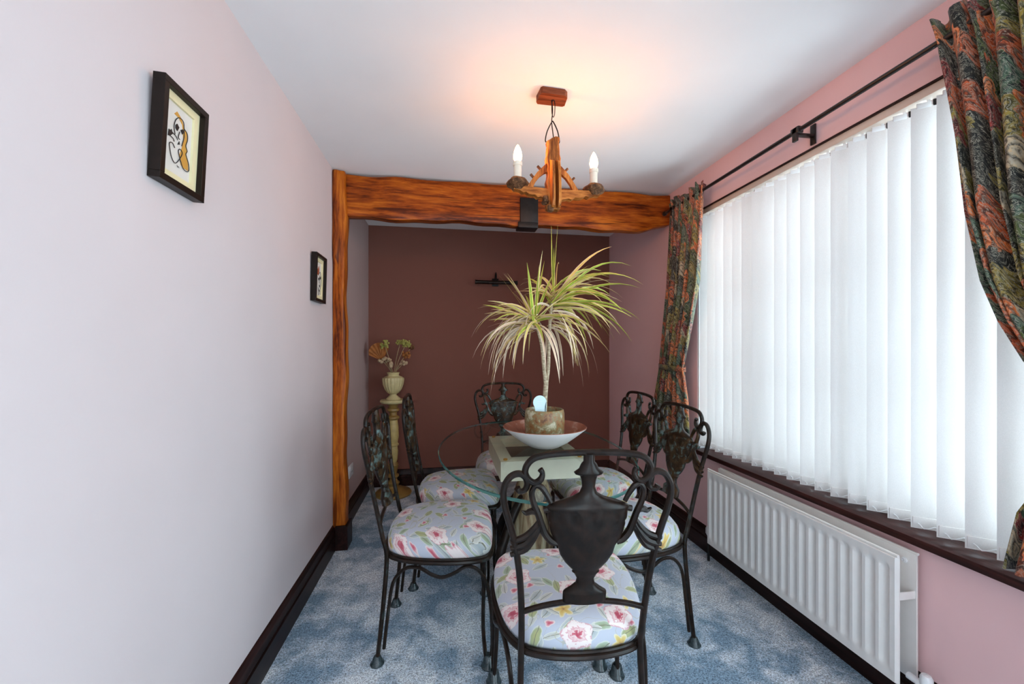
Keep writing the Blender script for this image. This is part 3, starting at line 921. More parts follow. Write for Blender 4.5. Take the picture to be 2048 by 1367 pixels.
# pegs through the post
mk('knob', lathe([(0.0, 0.0), (0.010, 0.001), (0.013, 0.008), (0.013, 0.020), (0.009, 0.026)], 8, -0.040, -0.030, 1.822), M['bark'], ch)
mk('lower_peg', join(tube([(-0.022, -0.01, 1.832), (-0.05, -0.03, 1.818)], 0.010, 6), box(-0.030, -0.006, -0.04, -0.016, 1.785, 1.812, .004)), M['bark'], ch)
def arm(sx, L):
    n = 12
    top, bot = [], []
    for k in range(n + 1):
        t_ = k / n
        x = 0.018 + (L - 0.018) * t_
        top.append((sx * x, 1.886 + 0.010 * t_ * t_))
        bot.append((sx * x, 1.842 + 0.034 * t_ ** 1.2 + 0.004 * math.cos(k * 2.4)))
    return prism(top + bot[::-1], -0.016, 0.016, 'y')
for sx, L, cupx in ((-1, 0.170, 0.152), (1, 0.206, 0.186)):
    mk('arm', arm(sx, L), M['lampwood_x'], ch, smooth=False)
    q = []
    # curved brace between arm and post with two little pegs
    outer = [(0.024, 2.0), (0.040, 1.985), (0.070, 1.955), (0.098, 1.915), (0.115, 1.888)]
    inner = [(0.088, 1.888), (0.078, 1.912), (0.058, 1.938), (0.036, 1.955), (0.024, 1.958)]
    br = mk('brace', prism([(sx * a, b) for a, b in outer + inner], -0.008, 0.008, 'y'), M['lampwood'], ch, smooth=False)
    for a, b in ((0.058, 1.975), (0.088, 1.938)):
        mk('peg', tube([(sx * (a - 0.010), 0, b - 0.010), (sx * (a + 0.009), 0, b + 0.009)], 0.0055, 6), M['bark'], br)
    cu = mk('cup', lathe([(0.020, -0.030), (0.030, -0.018), (0.044, -0.010), (0.047, 0.002), (0.040, 0.012), (0.018, 0.014), (0.0, 0.014)], 20, mod=lambda a, z: 1 + 0.10 * math.sin(3 * a + 1) + 0.06 * math.sin(5 * a)), M['bark'], ch, loc=(sx * cupx, 0, 1.905))
    ca = mk('candle_sleeve', lathe([(0.0165, 0.0), (0.0165, 0.058), (0.0195, 0.060), (0.0195, 0.074), (0.014, 0.078), (0, 0.078)], 18), M['candle'], ch, loc=(sx * cupx, 0, 1.917))
    bu = mk('bulb', lathe([(0.0, 0.0), (0.012, 0.001), (0.0165, 0.012), (0.0178, 0.022), (0.016, 0.038), (0.0105, 0.055), (0.005, 0.066), (0.0, 0.072)], 16), M['bulb'], ca, loc=(0, 0, 0.078))
    bu['label'] = 'glowing candle bulb'

# ------------------------------------------------------------------ TABLE
TX, TY = 0.40, 1.945
tb = thing('dining_table', 'oval glass topped dining table on a carved pedestal', 'table', (0, 0, 0))
GZ0, GZ1 = 0.715, 0.727
n = 96
A_, B_ = 0.447, 0.735
V, F = [], []
ring = [(TX + A_ * math.cos(2 * PI * k / n), TY + B_ * math.sin(2 * PI * k / n)) for k in range(n)]
ins = [(TX + (A_ - .004) * math.cos(2 * PI * k / n), TY + (B_ - .004) * math.sin(2 * PI * k / n)) for k in range(n)]
gt = mk('glass_top', ([(a, b, GZ1) for a, b in ins] + [(a, b, GZ0) for a, b in ins], [tuple(range(n)), tuple(range(2 * n - 1, n - 1, -1))], [0, 1]), [M['tableglass'], M['glassunder']], tb, smooth=False, recalc=False)
Vr = [(a, b, GZ1) for a, b in ins] + [(a, b, GZ1 - .002) for a, b in ring] + [(a, b, GZ0 + .002) for a, b in ring] + [(a, b, GZ0) for a, b in ins]
Fr = []
for q in range(3):
    for k in range(n):
        l = (k + 1) % n
        Fr.append((q * n + k, q * n + l, (q + 1) * n + l, (q + 1) * n + k))
mk('glass_edge', (Vr, Fr), M['glassedge'], gt)['label'] = 'polished green glass edge'
# cream frame block with a recessed dark panel
BX0, BX1, BY0, BY1 = 0.232, 0.632, 1.765, 2.30
BZ0, BZ1 = 0.620, 0.708
def framebox():
    o = [(BX0, BY0), (BX1, BY0), (BX1, BY1), (BX0, BY1)]
    i1 = [(BX0 + .058, BY0 + .075), (BX1 - .058, BY0 + .075), (BX1 - .058, BY1 - .075), (BX0 + .058, BY1 - .075)]
    i2 = [(BX0 + .085, BY0 + .105), (BX1 - .085, BY0 + .105), (BX1 - .085, BY1 - .105), (BX0 + .085, BY1 - .105)]
    V = [(a, b, BZ0) for a, b in o] + [(a, b, BZ1) for a, b in o] + [(a, b, BZ1) for a, b in i1] + [(a, b, BZ1 - .045) for a, b in i2]
    F = [(0, 3, 2, 1)]
    for r_ in range(3):
        for k in range(4):
            l = (k + 1) % 4
            F.append((r_ * 4 + k, r_ * 4 + l, (r_ + 1) * 4 + l, (r_ + 1) * 4 + k))
    return V, F
fb = mk('top_frame', framebox(), M['cream'], tb, smooth=False)
mk('inset_panel', box(BX0 + .080, BX1 - .080, BY0 + .098, BY1 - .098, BZ1 - .050, BZ1 - .040), M['darkpanel'], fb, smooth=False)
for a in (BX0 + .025, BX1 - .025):
    for b in (BY0 + .03, BY1 - .03):
        mk('bumper', lathe([(0.009, 0), (0.010, 0.003), (0.009, 0.0068), (0, 0.007)], 12, a, b, BZ1), M['ochre'], fb)
PX, PY = 0.432, 2.03
mk('capital', lathe([(0.060, 0.545), (0.075, 0.555), (0.070, 0.575), (0.085, 0.60), (0.095, 0.620)], 24, PX, PY), M['cream'], tb)
mk('pedestal', lathe([(0.095, 0.0), (0.10, 0.03), (0.09, 0.06), (0.098, 0.20), (0.105, 0.32), (0.098, 0.42), (0.08, 0.50), (0.065, 0.548)], 48, PX, PY,
   mod=lambda a, z: 1 + 0.09 * abs(math.sin(4 * a + 0.4)) + 0.03 * math.sin(13 * a + z * 9)), M['carved'], tb)
for an in (R(50), R(130), R(214), R(300)):
    m4 = Matrix.Translation((PX, PY, 0)) @ Matrix.Rotation(an, 4, 'Z')
    lg = mk('splay_leg', xf(tube([(0.07, 0, 0.47), (0.13, 0, 0.40), (0.19, 0, 0.30), (0.222, 0, 0.22), (0.215, 0, 0.14), (0.228, 0, 0.07), (0.232, 0, 0.045)], [0.020, 0.022, 0.022, 0.024, 0.030, 0.020, 0.02], 10, n=4), m4), M['bronze'], tb)
    mk('bun_foot', xf(lathe([(0.0, 0.0), (0.018, 0.001), (0.027, 0.012), (0.027, 0.028), (0.018, 0.042), (0.02, 0.05), (0, 0.05)], 14, 0.234, 0, 0), m4), M['bronze'], lg)

# ------------------------------------------------------------------ CHAIRS
def back_y(z):
    k = (z - 0.41) / 0.55
    return -0.190 - 0.085 * k - 0.012 * math.sin(max(0, min(1, k)) * PI)
def bp3(x, z, dy=0.0):
    return (x, back_y(z) + dy, z)

def make_chair():
    o = thing('dining_chair', '-', 'chair', (0, 0, 0))
    MB = M['bronze']
    # back posts, each running from its scroll down to the foot
    for s_ in (-1, 1):
        KX = 0.94
        top = [(-0.190, 0.868), (-0.184, 0.859), (-0.170, 0.862), (-0.163, 0.878), (-0.170, 0.896), (-0.186, 0.904), (-0.207, 0.897), (-0.222, 0.875), (-0.226, 0.845), (-0.218, 0.805), (-0.203, 0.755), (-0.188, 0.70), (-0.175, 0.63), (-0.166, 0.55), (-0.162, 0.47), (-0.162, 0.41)]
        pts = [bp3(-x * s_ if s_ > 0 else x, z) for x, z in top]
        pts = [(s_ * abs(p[0]) * (KX + (1 - KX) * max(0, min(1, (0.75 - p[2]) / 0.25))), p[1], p[2]) for p in pts]
        pts += [(s_ * 0.165, -0.195, 0.30), (s_ * 0.172, -0.208, 0.15), (s_ * 0.178, -0.222, 0.012)]
        rr = [0.0085, 0.007, 0.0072] + [0.0085] * 6 + [0.0088] * (len(pts) - 9)
        po = mk('back_post', tube(pts, rr, 9, n=4), MB, o)
        mk('caster_cup', lathe([(0.0, 0.0), (0.026, 0.0), (0.027, 0.004), (0.020, 0.012), (0.013, 0.030), (0.010, 0.032), (0, 0.032)], 16, s_ * 0.178, -0.222, 0), M['cup'], po)
    # top rail with inward scrolls
    half = [(0.122, 0.914), (0.116, 0.904), (0.120, 0.889), (0.135, 0.880), (0.150, 0.888), (0.159, 0.906), (0.154, 0.926), (0.137, 0.942), (0.105, 0.950), (0.055, 0.954)]
    pts = [bp3(-x, z) for x, z in half] + [bp3(0, 0.955)] + [bp3(x, z) for x, z in reversed(half)]
    rr = [0.0075, 0.0065] + [0.0084] * (len(pts) - 4) + [0.0065, 0.0075]
    mk('top_rail', tube(pts, rr, 9, n=5), MB, o)
    # arched lower rail
    pts = [bp3(-0.162, 0.528), bp3(-0.11, 0.543), bp3(-0.05, 0.552), bp3(0, 0.554), bp3(0.05, 0.552), bp3(0.11, 0.543), bp3(0.162, 0.528)]
    mk('lower_rail', tube(pts, 0.0075, 9, n=4), MB, o)
    # urn splat
    prof = [(0.0135, 0.952), (0.0135, 0.932), (0.019, 0.926), (0.024, 0.914), (0.036, 0.905), (0.033, 0.900), (0.020, 0.897), (0.0165, 0.885), (0.0145, 0.868), (0.020, 0.853), (0.036, 0.842), (0.066, 0.832), (0.088, 0.823), (0.094, 0.817), (0.094, 0.812), (0.090, 0.808), (0.091, 0.800), (0.090, 0.785), (0.086, 0.778), (0.087, 0.770), (0.083, 0.750), (0.076, 0.730), (0.066, 0.712), (0.061, 0.690), (0.049, 0.668), (0.036, 0.652), (0.030, 0.647), (0.032, 0.641), (0.027, 0.636), (0.020, 0.622), (0.024, 0.608), (0.038, 0.596), (0.053, 0.586), (0.055, 0.582), (0.055, 0.556)]
    nn = 56
    V, F = [], []
    prof = [(r_ * (1.12 if 0.62 < z < 0.90 else 1.04), z) for r_, z in prof]
    for r_, z in prof:
        for k in range(nn):
            a = 2 * PI * k / nn
            q = 1.0
            if 0.783 < z < 0.81: q = 1 + 0.10 * math.cos(14 * a)
            dep = 0.012 + r_ * 0.16
            V.append((r_ * math.cos(a), back_y(z) + dep * math.sin(a) * q, z))
    for i in range(len(prof) - 1):
        for k in range(nn):
            l = (k + 1) % nn
            F.append((i * nn + k, i * nn + l, (i + 1) * nn + l, (i + 1) * nn + k))
    F += [tuple(range(nn)), tuple((len(prof) - 1) * nn + k for k in range(nn))]
    ur = mk('urn_splat', (V, F), M['verdigris'], o, angle=35)
    for s_ in (-1, 1):
        hp = [(0.094, 0.828), (0.104, 0.848), (0.118, 0.868), (0.133, 0.872), (0.142, 0.855), (0.138, 0.830), (0.126, 0.800), (0.117, 0.772), (0.108, 0.748), (0.092, 0.728), (0.076, 0.720)]
        mk('handle', join(tube([bp3(s_ * x, z) for x, z in hp], [0.006, 0.007, 0.008, 0.007, 0.0075, 0.008, 0.0085, 0.009, 0.010, 0.010, 0.008], 8, n=4),
                          tube([bp3(s_ * 0.125, 0.802), bp3(s_ * 0.140, 0.806, 0.004), bp3(s_ * 0.155, 0.800, 0.006), bp3(s_ * 0.166, 0.807, 0.004)], [0.008, 0.009, 0.007, 0.002], 7, n=3),
                          tube([bp3(s_ * 0.094, 0.812), bp3(s_ * 0.112, 0.808)], 0.008, 8)), M['verdigris'], ur)
        # cloth swag from the handle to the post: three hanging ridges
        gs = []
        for q, (d1, d2, r_) in enumerate(((0.0, 0.0, 0.008), (0.010, 0.018, 0.0095), (0.018, 0.034, 0.008))):
            gs.append(tube([bp3(s_ * (0.122 - q * 0.003), 0.785 - d1), bp3(s_ * 0.135, 0.762 - d1 * 1.5), bp3(s_ * 0.155, 0.742 - d2), bp3(s_ * 0.178, 0.732 - d2), bp3(s_ * 0.194, 0.728 - d2 * 1.05)], [0.004, r_, r_ * 1.1, r_, 0.006], 8, n=4))
        mk('swag', join(*gs), M['verdigris'], ur)
    # seat ring
    half = [(0.0, -0.216), (0.09, -0.207), (0.158, -0.178), (0.203, -0.105), (0.226, 0.0), (0.233, 0.10), (0.224, 0.175), (0.190, 0.212), (0.10, 0.224), (0.0, 0.228)]
    outline = half + [(-x, y) for x, y in reversed(half[1:-1])]
    oc = spline([(x, y, 0) for x, y in outline], 5, True)
    mk('seat_ring', join(tube([(p.x, p.y, 0.402) for p in oc], 0.0085, 8, closed=True), tube([(p.x * .985, p.y * .985, 0.412) for p in oc], 0.005, 6, closed=True)), MB, o)
    prof = [(0.0, 0.404), (0.88, 0.404), (0.955, 0.410), (0.985, 0.425), (0.982, 0.443), (0.955, 0.462), (0.90, 0.477), (0.78, 0.490), (0.6, 0.499), (0.35, 0.505), (0.0, 0.507)]
    m_ = len(oc)
    V, F = [], []
    for f_, z in prof:
        for p in oc:
            V.append((p.x * f_, p.y * f_ + 0.003, z))
    for i in range(len(prof) - 1):
        for k in range(m_):
            l = (k + 1) % m_
            F.append((i * m_ + k, i * m_ + l, (i + 1) * m_ + l, (i + 1) * m_ + k))
    cu = mk('seat_cushion', (V, F), M['floral'], o, angle=180)
    cu['label'] = 'padded floral fabric seat'
    # front legs, side rods, front apron rod
    for s_ in (-1, 1):
        fl = mk('front_leg', tube([(s_ * 0.205, 0.190, 0.40), (s_ * 0.214, 0.186, 0.28), (s_ * 0.220, 0.184, 0.14), (s_ * 0.228, 0.196, 0.012)], 0.0078, 9, n=4), MB, o)
        mk('caster_cup', lathe([(0.0, 0.0), (0.028, 0.0), (0.029, 0.005), (0.023, 0.014), (0.018, 0.040), (0.012, 0.046), (0, 0.046)], 16, s_ * 0.228, 0.204, 0), M['cup'], fl)
        pts = [(s_ * 0.182, -0.196, 0.06), (s_ * 0.182, -0.180, 0.20), (s_ * 0.188, -0.160, 0.315), (s_ * 0.200, -0.115, 0.372), (s_ * 0.212, -0.060, 0.380), (s_ * 0.224, -0.010, 0.358), (s_ * 0.228, 0.030, 0.348), (s_ * 0.228, 0.075, 0.362), (s_ * 0.227, 0.118, 0.384), (s_ * 0.226, 0.160, 0.372), (s_ * 0.227, 0.192, 0.325), (s_ * 0.230, 0.212, 0.23), (s_ * 0.231, 0.218, 0.10), (s_ * 0.230, 0.212, 0.03)]
        mk('side_rod', tube(pts, 0.0068, 8, n=4), MB, o)
    return o

ch0 = make_chair()
CHAIRS = [
    ('black urn backed chair in the foreground with its back to the viewer', 0.372, 1.222, -5.5),
    ('urn backed chair nearest the pale left wall, floral seat in full view', -0.035, 1.765, -94),
    ('urn backed chair beside the pedestal stand with seat half under the glass', 0.052, 2.250, -91),
    ('bronze urn backed chair facing the viewer at the far table end', 0.410, 2.714, 180),
    ('urn backed chair between the foreground chair and the radiator', 0.775, 1.680, 90),
    ('urn backed chair right of the plant, standing below the far curtain', 0.830, 2.178, 91),
]
for i, (lab, x, y, rz) in enumerate(CHAIRS):
    c_ = ch0 if i == 0 else copy_tree(ch0)
    c_.location = (x, y, 0)
    c_.rotation_euler = (0, 0, R(rz))
    c_['label'] = lab
    c_['group'] = 'dining chairs round the glass table'

# ------------------------------------------------------------------ BOWL, POT PLANT
PXc, PYc = 0.472, 1.93
def bowl_mats():
    t = NT('bowl_outside'); co = t.coord(); a = t.noise(co, 8, 3)
    o = t.base(t.ramp(a.outputs[0], [(0.3, (0.76, 0.72, 0.70)), (0.7, (0.84, 0.81, 0.79))]), 0.35)
    t = NT('bowl_inside'); co = t.coord(); a = t.noise(co, 10, 4, 0.6, 0.6)
    i = t.base(t.ramp(a.outputs[0], [(0.3, (0.24, 0.075, 0.045)), (0.6, (0.36, 0.14, 0.09)), (0.75, (0.55, 0.34, 0.27))]), 0.25)
    return o, i
bo, bi = bowl_mats()
bw = thing('bowl', 'wide shallow pale bowl with brown inside on the table', 'bowl', (PXc, PYc, GZ1 + 0.0006))
mk('outside', lathe([(0.0, 0.0), (0.055, 0.0), (0.075, 0.006), (0.12, 0.032), (0.165, 0.066), (0.204, 0.098), (0.206, 0.102)], 48, cap=False), bo, bw, angle=60)
mk('inside', lathe([(0.206, 0.102), (0.203, 0.104), (0.198, 0.101), (0.16, 0.071), (0.115, 0.038), (0.07, 0.013), (0.0, 0.010)], 48, cap=False), bi, bw, angle=60)
pp = thing('potted_plant', 'spiky yellow green dracaena in a mottled pot inside the bowl', 'potted plant', (PXc, PYc, GZ1 + 0.0255))
t = NT('mottled_pot_glaze')
co = t.coord()
a = t.noise(co, 17, 5, 0.65, 0.5)
b = t.noise(co, 60, 4, 0.6)
f = t.math('ADD', t.math('MULTIPLY', a.outputs[0], 0.7), t.math('MULTIPLY', b.outputs[0], 0.3))
t.base(t.ramp(f, [(0.36, (0.09, 0.035, 0.015)), (0.45, (0.28, 0.13, 0.045)), (0.52, (0.22, 0.19, 0.09)), (0.58, (0.46, 0.42, 0.28)), (0.68, (0.58, 0.55, 0.42))]), 0.35)
t.bump(b.outputs[0], 0.3, 0.003)
M['pot'] = t.m
mk('pot', lathe([(0.0, 0.0), (0.080, 0.0), (0.088, 0.006), (0.096, 0.05), (0.099, 0.10), (0.097, 0.145), (0.094, 0.160), (0.090, 0.163), (0.087, 0.160), (0.089, 0.135), (0.0, 0.134)], 40), M['pot'], pp, angle=50)
mk('soil', lathe([(0.0, 0.141), (0.05, 0.143), (0.087, 0.137), (0.087, 0.135), (0.0, 0.135)], 24), M['soil'], pp)
t = NT('pale_plant_stem'); co = t.coord(scale=(1, 1, 3)); a = t.noise(co, 60, 3)
t.base(t.ramp(a.outputs[0], [(0.35, (0.28, 0.20, 0.12)), (0.65, (0.55, 0.45, 0.30))]), 0.6); t.bump(a.outputs[0], 0.4, 0.003)
M['stem'] = t.m
z0 = GZ1 + 0.0255
def L(x, z, y=0.0):
    return (x, y, z - z0)
mk('stem', join(tube([L(0.000, 0.875), L(0.002, 0.96), L(0.008, 1.045)], [0.0135, 0.012, 0.012], 10, n=4),
                tube([L(0.006, 1.035), L(-0.006, 1.12, -.01), L(-0.020, 1.24, -.015), L(-0.052, 1.35, -.02)], [0.010, 0.009, 0.0085, 0.008], 8, n=4),
                tube([L(0.008, 1.035), L(0.022, 1.12, .01), L(0.026, 1.25, .012), L(0.036, 1.40, .015), L(0.050, 1.47, .015)], [0.010, 0.009, 0.0085, 0.008, 0.007], 8, n=4)), M['stem'], pp)
M['leafgreen'] = plain('leaf_green', (0.27, 0.38, 0.04), 0.4, var=0.25, vs=14)
M['leafyellow'] = plain('leaf_yellow', (0.62, 0.52, 0.11), 0.45, var=0.2, vs=14)
M['leafpink'] = plain('leaf_pink_edge', (0.68, 0.48, 0.31), 0.45, var=0.15, vs=14)
M['leafpale'] = plain('leaf_pale_dry', (0.82, 0.68, 0.52), 0.55, var=0.12, vs=14)
def leaf(base, d, length, w, droop, mats, rnd, stiff=0.0):
    """blade that starts along d and bends down"""
    d = Vector(d).normalized()
    p = Vector(base)
    seg = 9
    V, F, MI = [], [], []
    side0 = d.cross(Vector((0, 0, 1)))
    if side0.length < 0.05: side0 = Vector((rnd.uniform(-1, 1), rnd.uniform(-1, 1), 0))
    side0.normalize()
    side0 = Matrix.Rotation(rnd.uniform(-1.1, 1.1), 3, d) @ side0
    for k in range(seg + 1):
        t_ = k / seg
        wk = w * (0.55 + 0.9 * t_) if t_ < 0.35 else w * 0.865 * (1 - ((t_ - 0.35) / 0.65) ** 1.7)
        wk = max(wk * 1.55, 0.0006)
        side = (side0 - d * side0.dot(d)).normalized()
        up = side.cross(d)
        for q, (a, h) in enumerate(((-1, 0.22), (-0.5, 0.04), (0.5, 0.04), (1, 0.22))):
            V.append(tuple(p + side * a * wk * 0.5 + up * h * wk * 0.5))
        d = (d + Vector((0, 0, -1)) * droop / seg * (0.35 + 1.5 * t_)).normalized()
        p = p + d * (length / seg)
    for k in range(seg):
        for q in range(3):
            F.append((k * 4 + q, k * 4 + q + 1, (k + 1) * 4 + q + 1, (k + 1) * 4 + q))
            MI.append(0 if q == 1 else 1)
    o = mk('leaf', (V, F, MI), mats, pp, angle=180)
    return o
rnd = random.Random(11)
C1 = L(-0.052, 1.345, -0.02)
C2 = L(0.046, 1.47, 0.015)
GY = [M['leafgreen'], M['leafyellow']]; YP = [M['leafyellow'], M['leafpink']]; PP_ = [M['leafpink'], M['leafpale']]
def jit(c, r=0.012, up=0.02):
    return (c[0] + rnd.uniform(-r, r), c[1] + rnd.uniform(-r, r), c[2] + rnd.uniform(-up, up))
# crown on the left: upright young blades
for k in range(20):
    az = rnd.uniform(0, 2 * PI); el = rnd.uniform(30, 82)
    leaf(jit(C1), (math.cos(az) * math.cos(R(el)), math.sin(az) * math.cos(R(el)), math.sin(R(el))), rnd.uniform(0.22, 0.34), rnd.uniform(0.010, 0.014), rnd.uniform(0.05, 0.5), GY if rnd.random() < 0.6 else YP, rnd)
for k in range(20):     # spreading to the sides
    az = rnd.gauss(PI, 1.0); el = rnd.uniform(-8, 34)
    leaf(jit(C1), (math.cos(az) * math.cos(R(el)), math.sin(az) * math.cos(R(el)), math.sin(R(el))), rnd.uniform(0.22, 0.32), rnd.uniform(0.010, 0.014), rnd.uniform(0.3, 1.0), YP if rnd.random() < 0.65 else GY, rnd)
for k in range(44):     # old pale blades hanging down, mostly to the left
    az = rnd.gauss(PI * 0.98, 0.85); el = rnd.uniform(-20, 22)
    leaf(jit(C1, 0.014, 0.05), (math.cos(az) * math.cos(R(el)), math.sin(az) * math.cos(R(el)), math.sin(R(el))), rnd.uniform(0.26, 0.42), rnd.uniform(0.008, 0.012), rnd.uniform(1.6, 3.2), PP_ if rnd.random() < 0.75 else YP, rnd)
# crown on the right: a fountain leaning to the right
for k in range(40):
    az = rnd.gauss(0.0, 0.6); el = rnd.uniform(-8, 62)
    leaf((C2[0] + rnd.uniform(-.02, .03), C2[1] + rnd.uniform(-.015, .015), C2[2] + rnd.uniform(-.06, .03)), (math.cos(az) * math.cos(R(el)), math.sin(az) * math.cos(R(el)), math.sin(R(el))), rnd.uniform(0.33, 0.45), rnd.uniform(0.011, 0.015), rnd.uniform(0.7, 1.5), GY if rnd.random() < 0.6 else YP, rnd)
for k in range(14):
    az = rnd.uniform(0, 2 * PI); el = rnd.uniform(20, 70)
    leaf(jit(C2), (math.cos(az) * math.cos(R(el)), math.sin(az) * math.cos(R(el)), math.sin(R(el))), rnd.uniform(0.20, 0.30), rnd.uniform(0.010, 0.013), rnd.uniform(0.5, 1.4), YP, rnd)
for k in range(22):     # pale hanging blades below it
    az = rnd.gauss(0.0, 1.4); el = rnd.uniform(-35, 20)
    leaf((C2[0] + rnd.uniform(-.03, .0), C2[1] + rnd.uniform(-.02, .02), C2[2] + rnd.uniform(-.16, -.03)), (math.cos(az) * math.cos(R(el)), math.sin(az) * math.cos(R(el)), math.sin(R(el))), rnd.uniform(0.26, 0.42), rnd.uniform(0.008, 0.012), rnd.uniform(2.0, 4.0), PP_ if rnd.random() < 0.7 else YP, rnd)
for dx, dl in ((-0.02, 0.36), (0.07, 0.365), (0.02, 0.25)):     # the tall young spear
    leaf((C2[0] + 0.002, C2[1], C2[2]), (dx, 0.02, 1), dl, 0.013, 0.02, GY, rnd)
for (dx, dz, le, dr) in ((0.55, -0.05, 0.40, 1.1), (0.75, 0.15, 0.36, 1.6)):
    leaf(L(-0.03, 1.37, -0.03), (dx, -0.3, dz), le, 0.013, dr, YP, rnd)
# care tag stuck in the pot
t = NT('pale_blue_card'); t.base((0.62, 0.80, 0.84), 0.4)
M['card'] = t.m
poly = []
for k in range(21):
    an = R(-40 + 260 * k / 20)
    poly.append((-0.036 + 0.033 * math.cos(an), 0.955 - z0 + 0.033 * math.sin(an)))
poly = [(-0.003, 0.95 - z0)] + [q for q in poly if q[1] > 0.932 - z0] + [(-0.058, 0.915 - z0), (-0.066, 0.878 - z0), (-0.010, 0.878 - z0), (-0.004, 0.915 - z0)]
pt = mk('plant_label', prism(poly, -0.052, -0.050, 'y'), M['card'], pp, smooth=False)
pt['label'] = 'pale blue round plastic plant label'
mk('print_lines', join(*[box(-0.050 + 0.002 * k, -0.026 + 0.002 * k, -0.0525, -0.052, 0.968 - z0 - 0.011 * k, 0.970 - z0 - 0.011 * k) for k in range(4)]), M['plastic'], pt, smooth=False)

# ------------------------------------------------------------------ PEDESTAL STAND, VASE, DRIED FLOWERS
M['standgold'] = plain('antique_gold_paint', (0.27, 0.155, 0.04), 0.4, var=0.2, vs=25)
M['standochre'] = plain('antique_ochre_paint', (0.46, 0.33, 0.12), 0.4, var=0.15, vs=25)
M['standcream'] = plain('antique_cream_paint', (0.56, 0.46, 0.23), 0.4, var=0.12, vs=25)
VX, VY = -0.452, 3.46
st = thing('pedestal_stand', 'tall turned cream and gold pedestal in the alcove corner', 'pedestal', (VX, VY, 0))
mk('base', lathe([(0.0, 0.0), (0.145, 0.0), (0.150, 0.012), (0.140, 0.026), (0.105, 0.036), (0.085, 0.05), (0.05, 0.06), (0.04, 0.075)], 36), M['standgold'], st)
mk('lower_turning', lathe([(0.040, 0.075), (0.052, 0.09), (0.052, 0.10), (0.034, 0.115), (0.030, 0.135), (0.046, 0.15), (0.046, 0.162), (0.03, 0.175), (0.036, 0.215), (0.044, 0.245), (0.03, 0.27)], 28), M['standgold'], st)
mk('column', lathe([(0.028, 0.27), (0.036, 0.29), (0.040, 0.36), (0.034, 0.40), (0.045, 0.41), (0.045, 0.42), (0.036, 0.43), (0.046, 0.48), (0.043, 0.56), (0.035, 0.62)], 28), M['standochre'], st)
mk('upper_turning', lathe([(0.034, 0.62), (0.050, 0.635), (0.050, 0.648), (0.030, 0.66), (0.030, 0.685), (0.050, 0.70), (0.048, 0.715), (0.032, 0.725), (0.045, 0.75), (0.06, 0.765)], 28), M['standgold'], st)
mk('top', lathe([(0.0, 0.762), (0.095, 0.762), (0.105, 0.770), (0.108, 0.780), (0.100, 0.790), (0.0, 0.790)], 36), M['standcream'], st)
vs_ = thing('vase', 'fluted cream urn vase standing on the pedestal', 'vase', (VX, VY, 0.790))
mk('foot', lathe([(0.0, 0.0), (0.058, 0.0), (0.060, 0.008), (0.045, 0.022), (0.028, 0.038), (0.026, 0.048)], 32), M['standcream'], vs_)
mk('body', lathe([(0.026, 0.046), (0.045, 0.058), (0.064, 0.085), (0.078, 0.125), (0.084, 0.165), (0.082, 0.182)], 96, mod=lambda a, z: 1 + 0.07 * abs(math.sin(9 * a))), M['standcream'], vs_)
mk('neck', lathe([(0.082, 0.180), (0.070, 0.192), (0.050, 0.198), (0.044, 0.208), (0.050, 0.220), (0.052, 0.226), (0.046, 0.228), (0.038, 0.212), (0.0, 0.205)], 32, cap=False), M['standcream'], vs_)
M['drystem'] = plain('dry_stem', (0.36, 0.25, 0.13), 0.8, var=0.2)
M['rustpalm'] = plain('dry_rust_palm', (0.34, 0.115, 0.025), 0.8, var=0.25)
M['drygreen'] = plain('dry_green_heads', (0.34, 0.31, 0.07), 0.85, var=0.3, vs=60, bump=0.6)
M['drypod'] = plain('dry_beige_pods', (0.42, 0.29, 0.17), 0.8, var=0.3, vs=50)
ZV = 0.998
def dry(name, label, cat, tip, head, mat, back=False):
    o = thing(name, label, cat, (VX, VY, ZV), group='dried stems in the vase')
    tx, ty, tz = tip
    mk('stem', tube([(tx * 0.12, ty * 0.12, 0.012), (tx * 0.45, ty * 0.45, tz * 0.5), (tx, ty, tz)], 0.003, 6, n=4), M['drystem'], o)
    mk('head', head, mat, o, smooth=True)
    return o
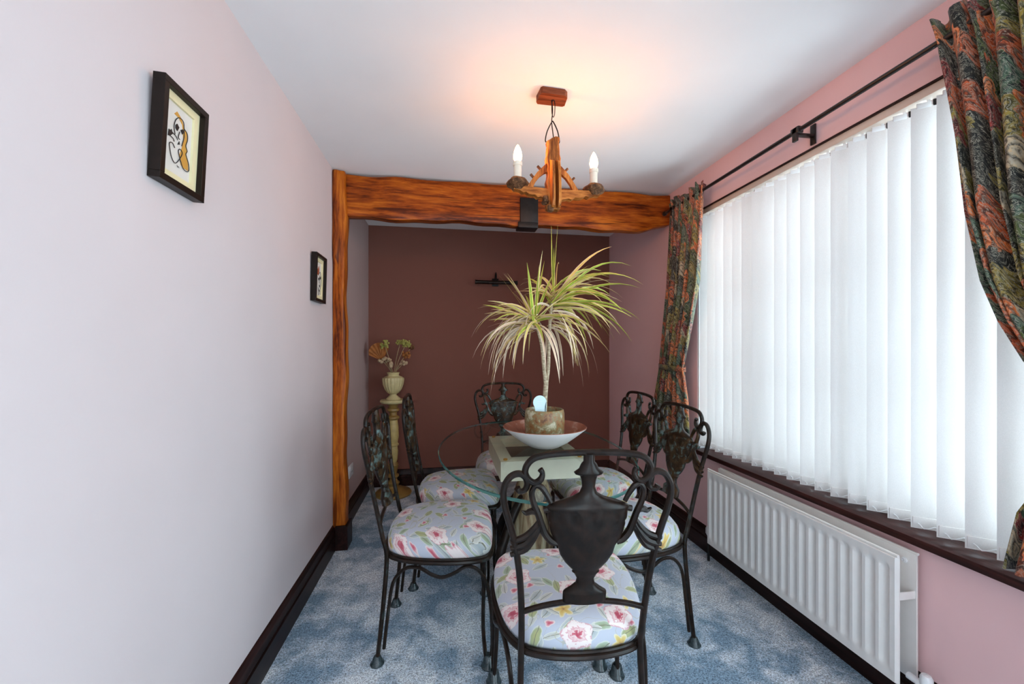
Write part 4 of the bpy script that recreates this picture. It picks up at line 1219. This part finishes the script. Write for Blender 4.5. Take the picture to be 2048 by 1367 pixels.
# rust palm fan: pleated blade
V, F = [], []
c0 = Vector((-0.085, -0.02, 0.115))
for k in range(15):
    an = R(62 + 6.6 * k)
    rr = 0.155 - 0.0008 * (k - 7) ** 2
    zz = 0.006 * (1 if k % 2 else -1)
    V.append((c0.x + rr * math.cos(an), c0.y + zz - 0.01, c0.z + rr * math.sin(an)))
    V.append((c0.x + rr * math.cos(an), c0.y + zz - 0.007, c0.z + rr * math.sin(an)))
V += [tuple(c0), tuple(c0 + Vector((0, 0.003, 0)))]
nb = len(V) - 2
for k in range(14):
    F += [(2 * k, 2 * k + 2, nb), (2 * k + 1, 2 * k + 3, nb + 1), (2 * k, 2 * k + 1, 2 * k + 3, 2 * k + 2)]
dry('dried_palm_fan', 'rust coloured dried palm fan leaning left in the vase', 'dried flower', (-0.085, -0.02, 0.12), (V, F), M['rustpalm'])
def cluster(c, r, n, rr, flat=0.6):
    gs = []
    for k in range(n):
        a = rnd.uniform(0, 2 * PI); q = r * math.sqrt(rnd.random())
        gs.append(blob((c[0] + q * math.cos(a), c[1] + q * math.sin(a), c[2] + rnd.uniform(-flat, flat) * r), rr * rnd.uniform(0.7, 1.2), sub=1))
    return join(*gs)
dry('dried_yarrow', 'yellow green dried flower head beside the rust palm fan', 'dried flower', (-0.062, -0.05, 0.245), cluster((-0.062, -0.05, 0.25), 0.034, 26, 0.011, 0.9), M['drygreen'])
dry('dried_yarrow', 'yellow green dried flower head, inner one of the right pair', 'dried flower', (0.055, 0.0, 0.265), cluster((0.055, 0.0, 0.27), 0.032, 22, 0.010, 0.5), M['drygreen'])
dry('dried_yarrow', 'yellow green dried flower head, outermost on the right', 'dried flower', (0.105, -0.03, 0.255), cluster((0.105, -0.03, 0.26), 0.036, 28, 0.011, 0.8), M['drygreen'])
dry('dried_protea', 'orange brown dried bloom low on the right of the vase', 'dried flower', (0.095, 0.03, 0.155), cluster((0.098, 0.03, 0.165), 0.036, 24, 0.012, 0.6), M['rustpalm'])
dry('dried_pod', 'beige dried seed pod cluster low on the left', 'dried flower', (-0.055, -0.05, 0.115), cluster((-0.060, -0.05, 0.125), 0.045, 14, 0.016, 0.5), M['drypod'])
dry('dried_pod', 'large beige seed pod at the centre of the vase', 'dried flower', (-0.012, -0.06, 0.075), blob((-0.010, -0.062, 0.085), 0.024, 0.8, 0.7, 1.3), M['drypod'])
dry('dried_pod', 'small beige seed head at the lower right of the vase', 'dried flower', (0.090, -0.05, 0.095), cluster((0.092, -0.05, 0.10), 0.026, 10, 0.012, 0.6), M['drypod'])
dry('dried_pod', 'dark brown dried head behind the yellow flowers', 'dried flower', (0.14, 0.05, 0.225), blob((0.145, 0.05, 0.23), 0.028, 1.0, 0.8, 0.8), M['bark'])
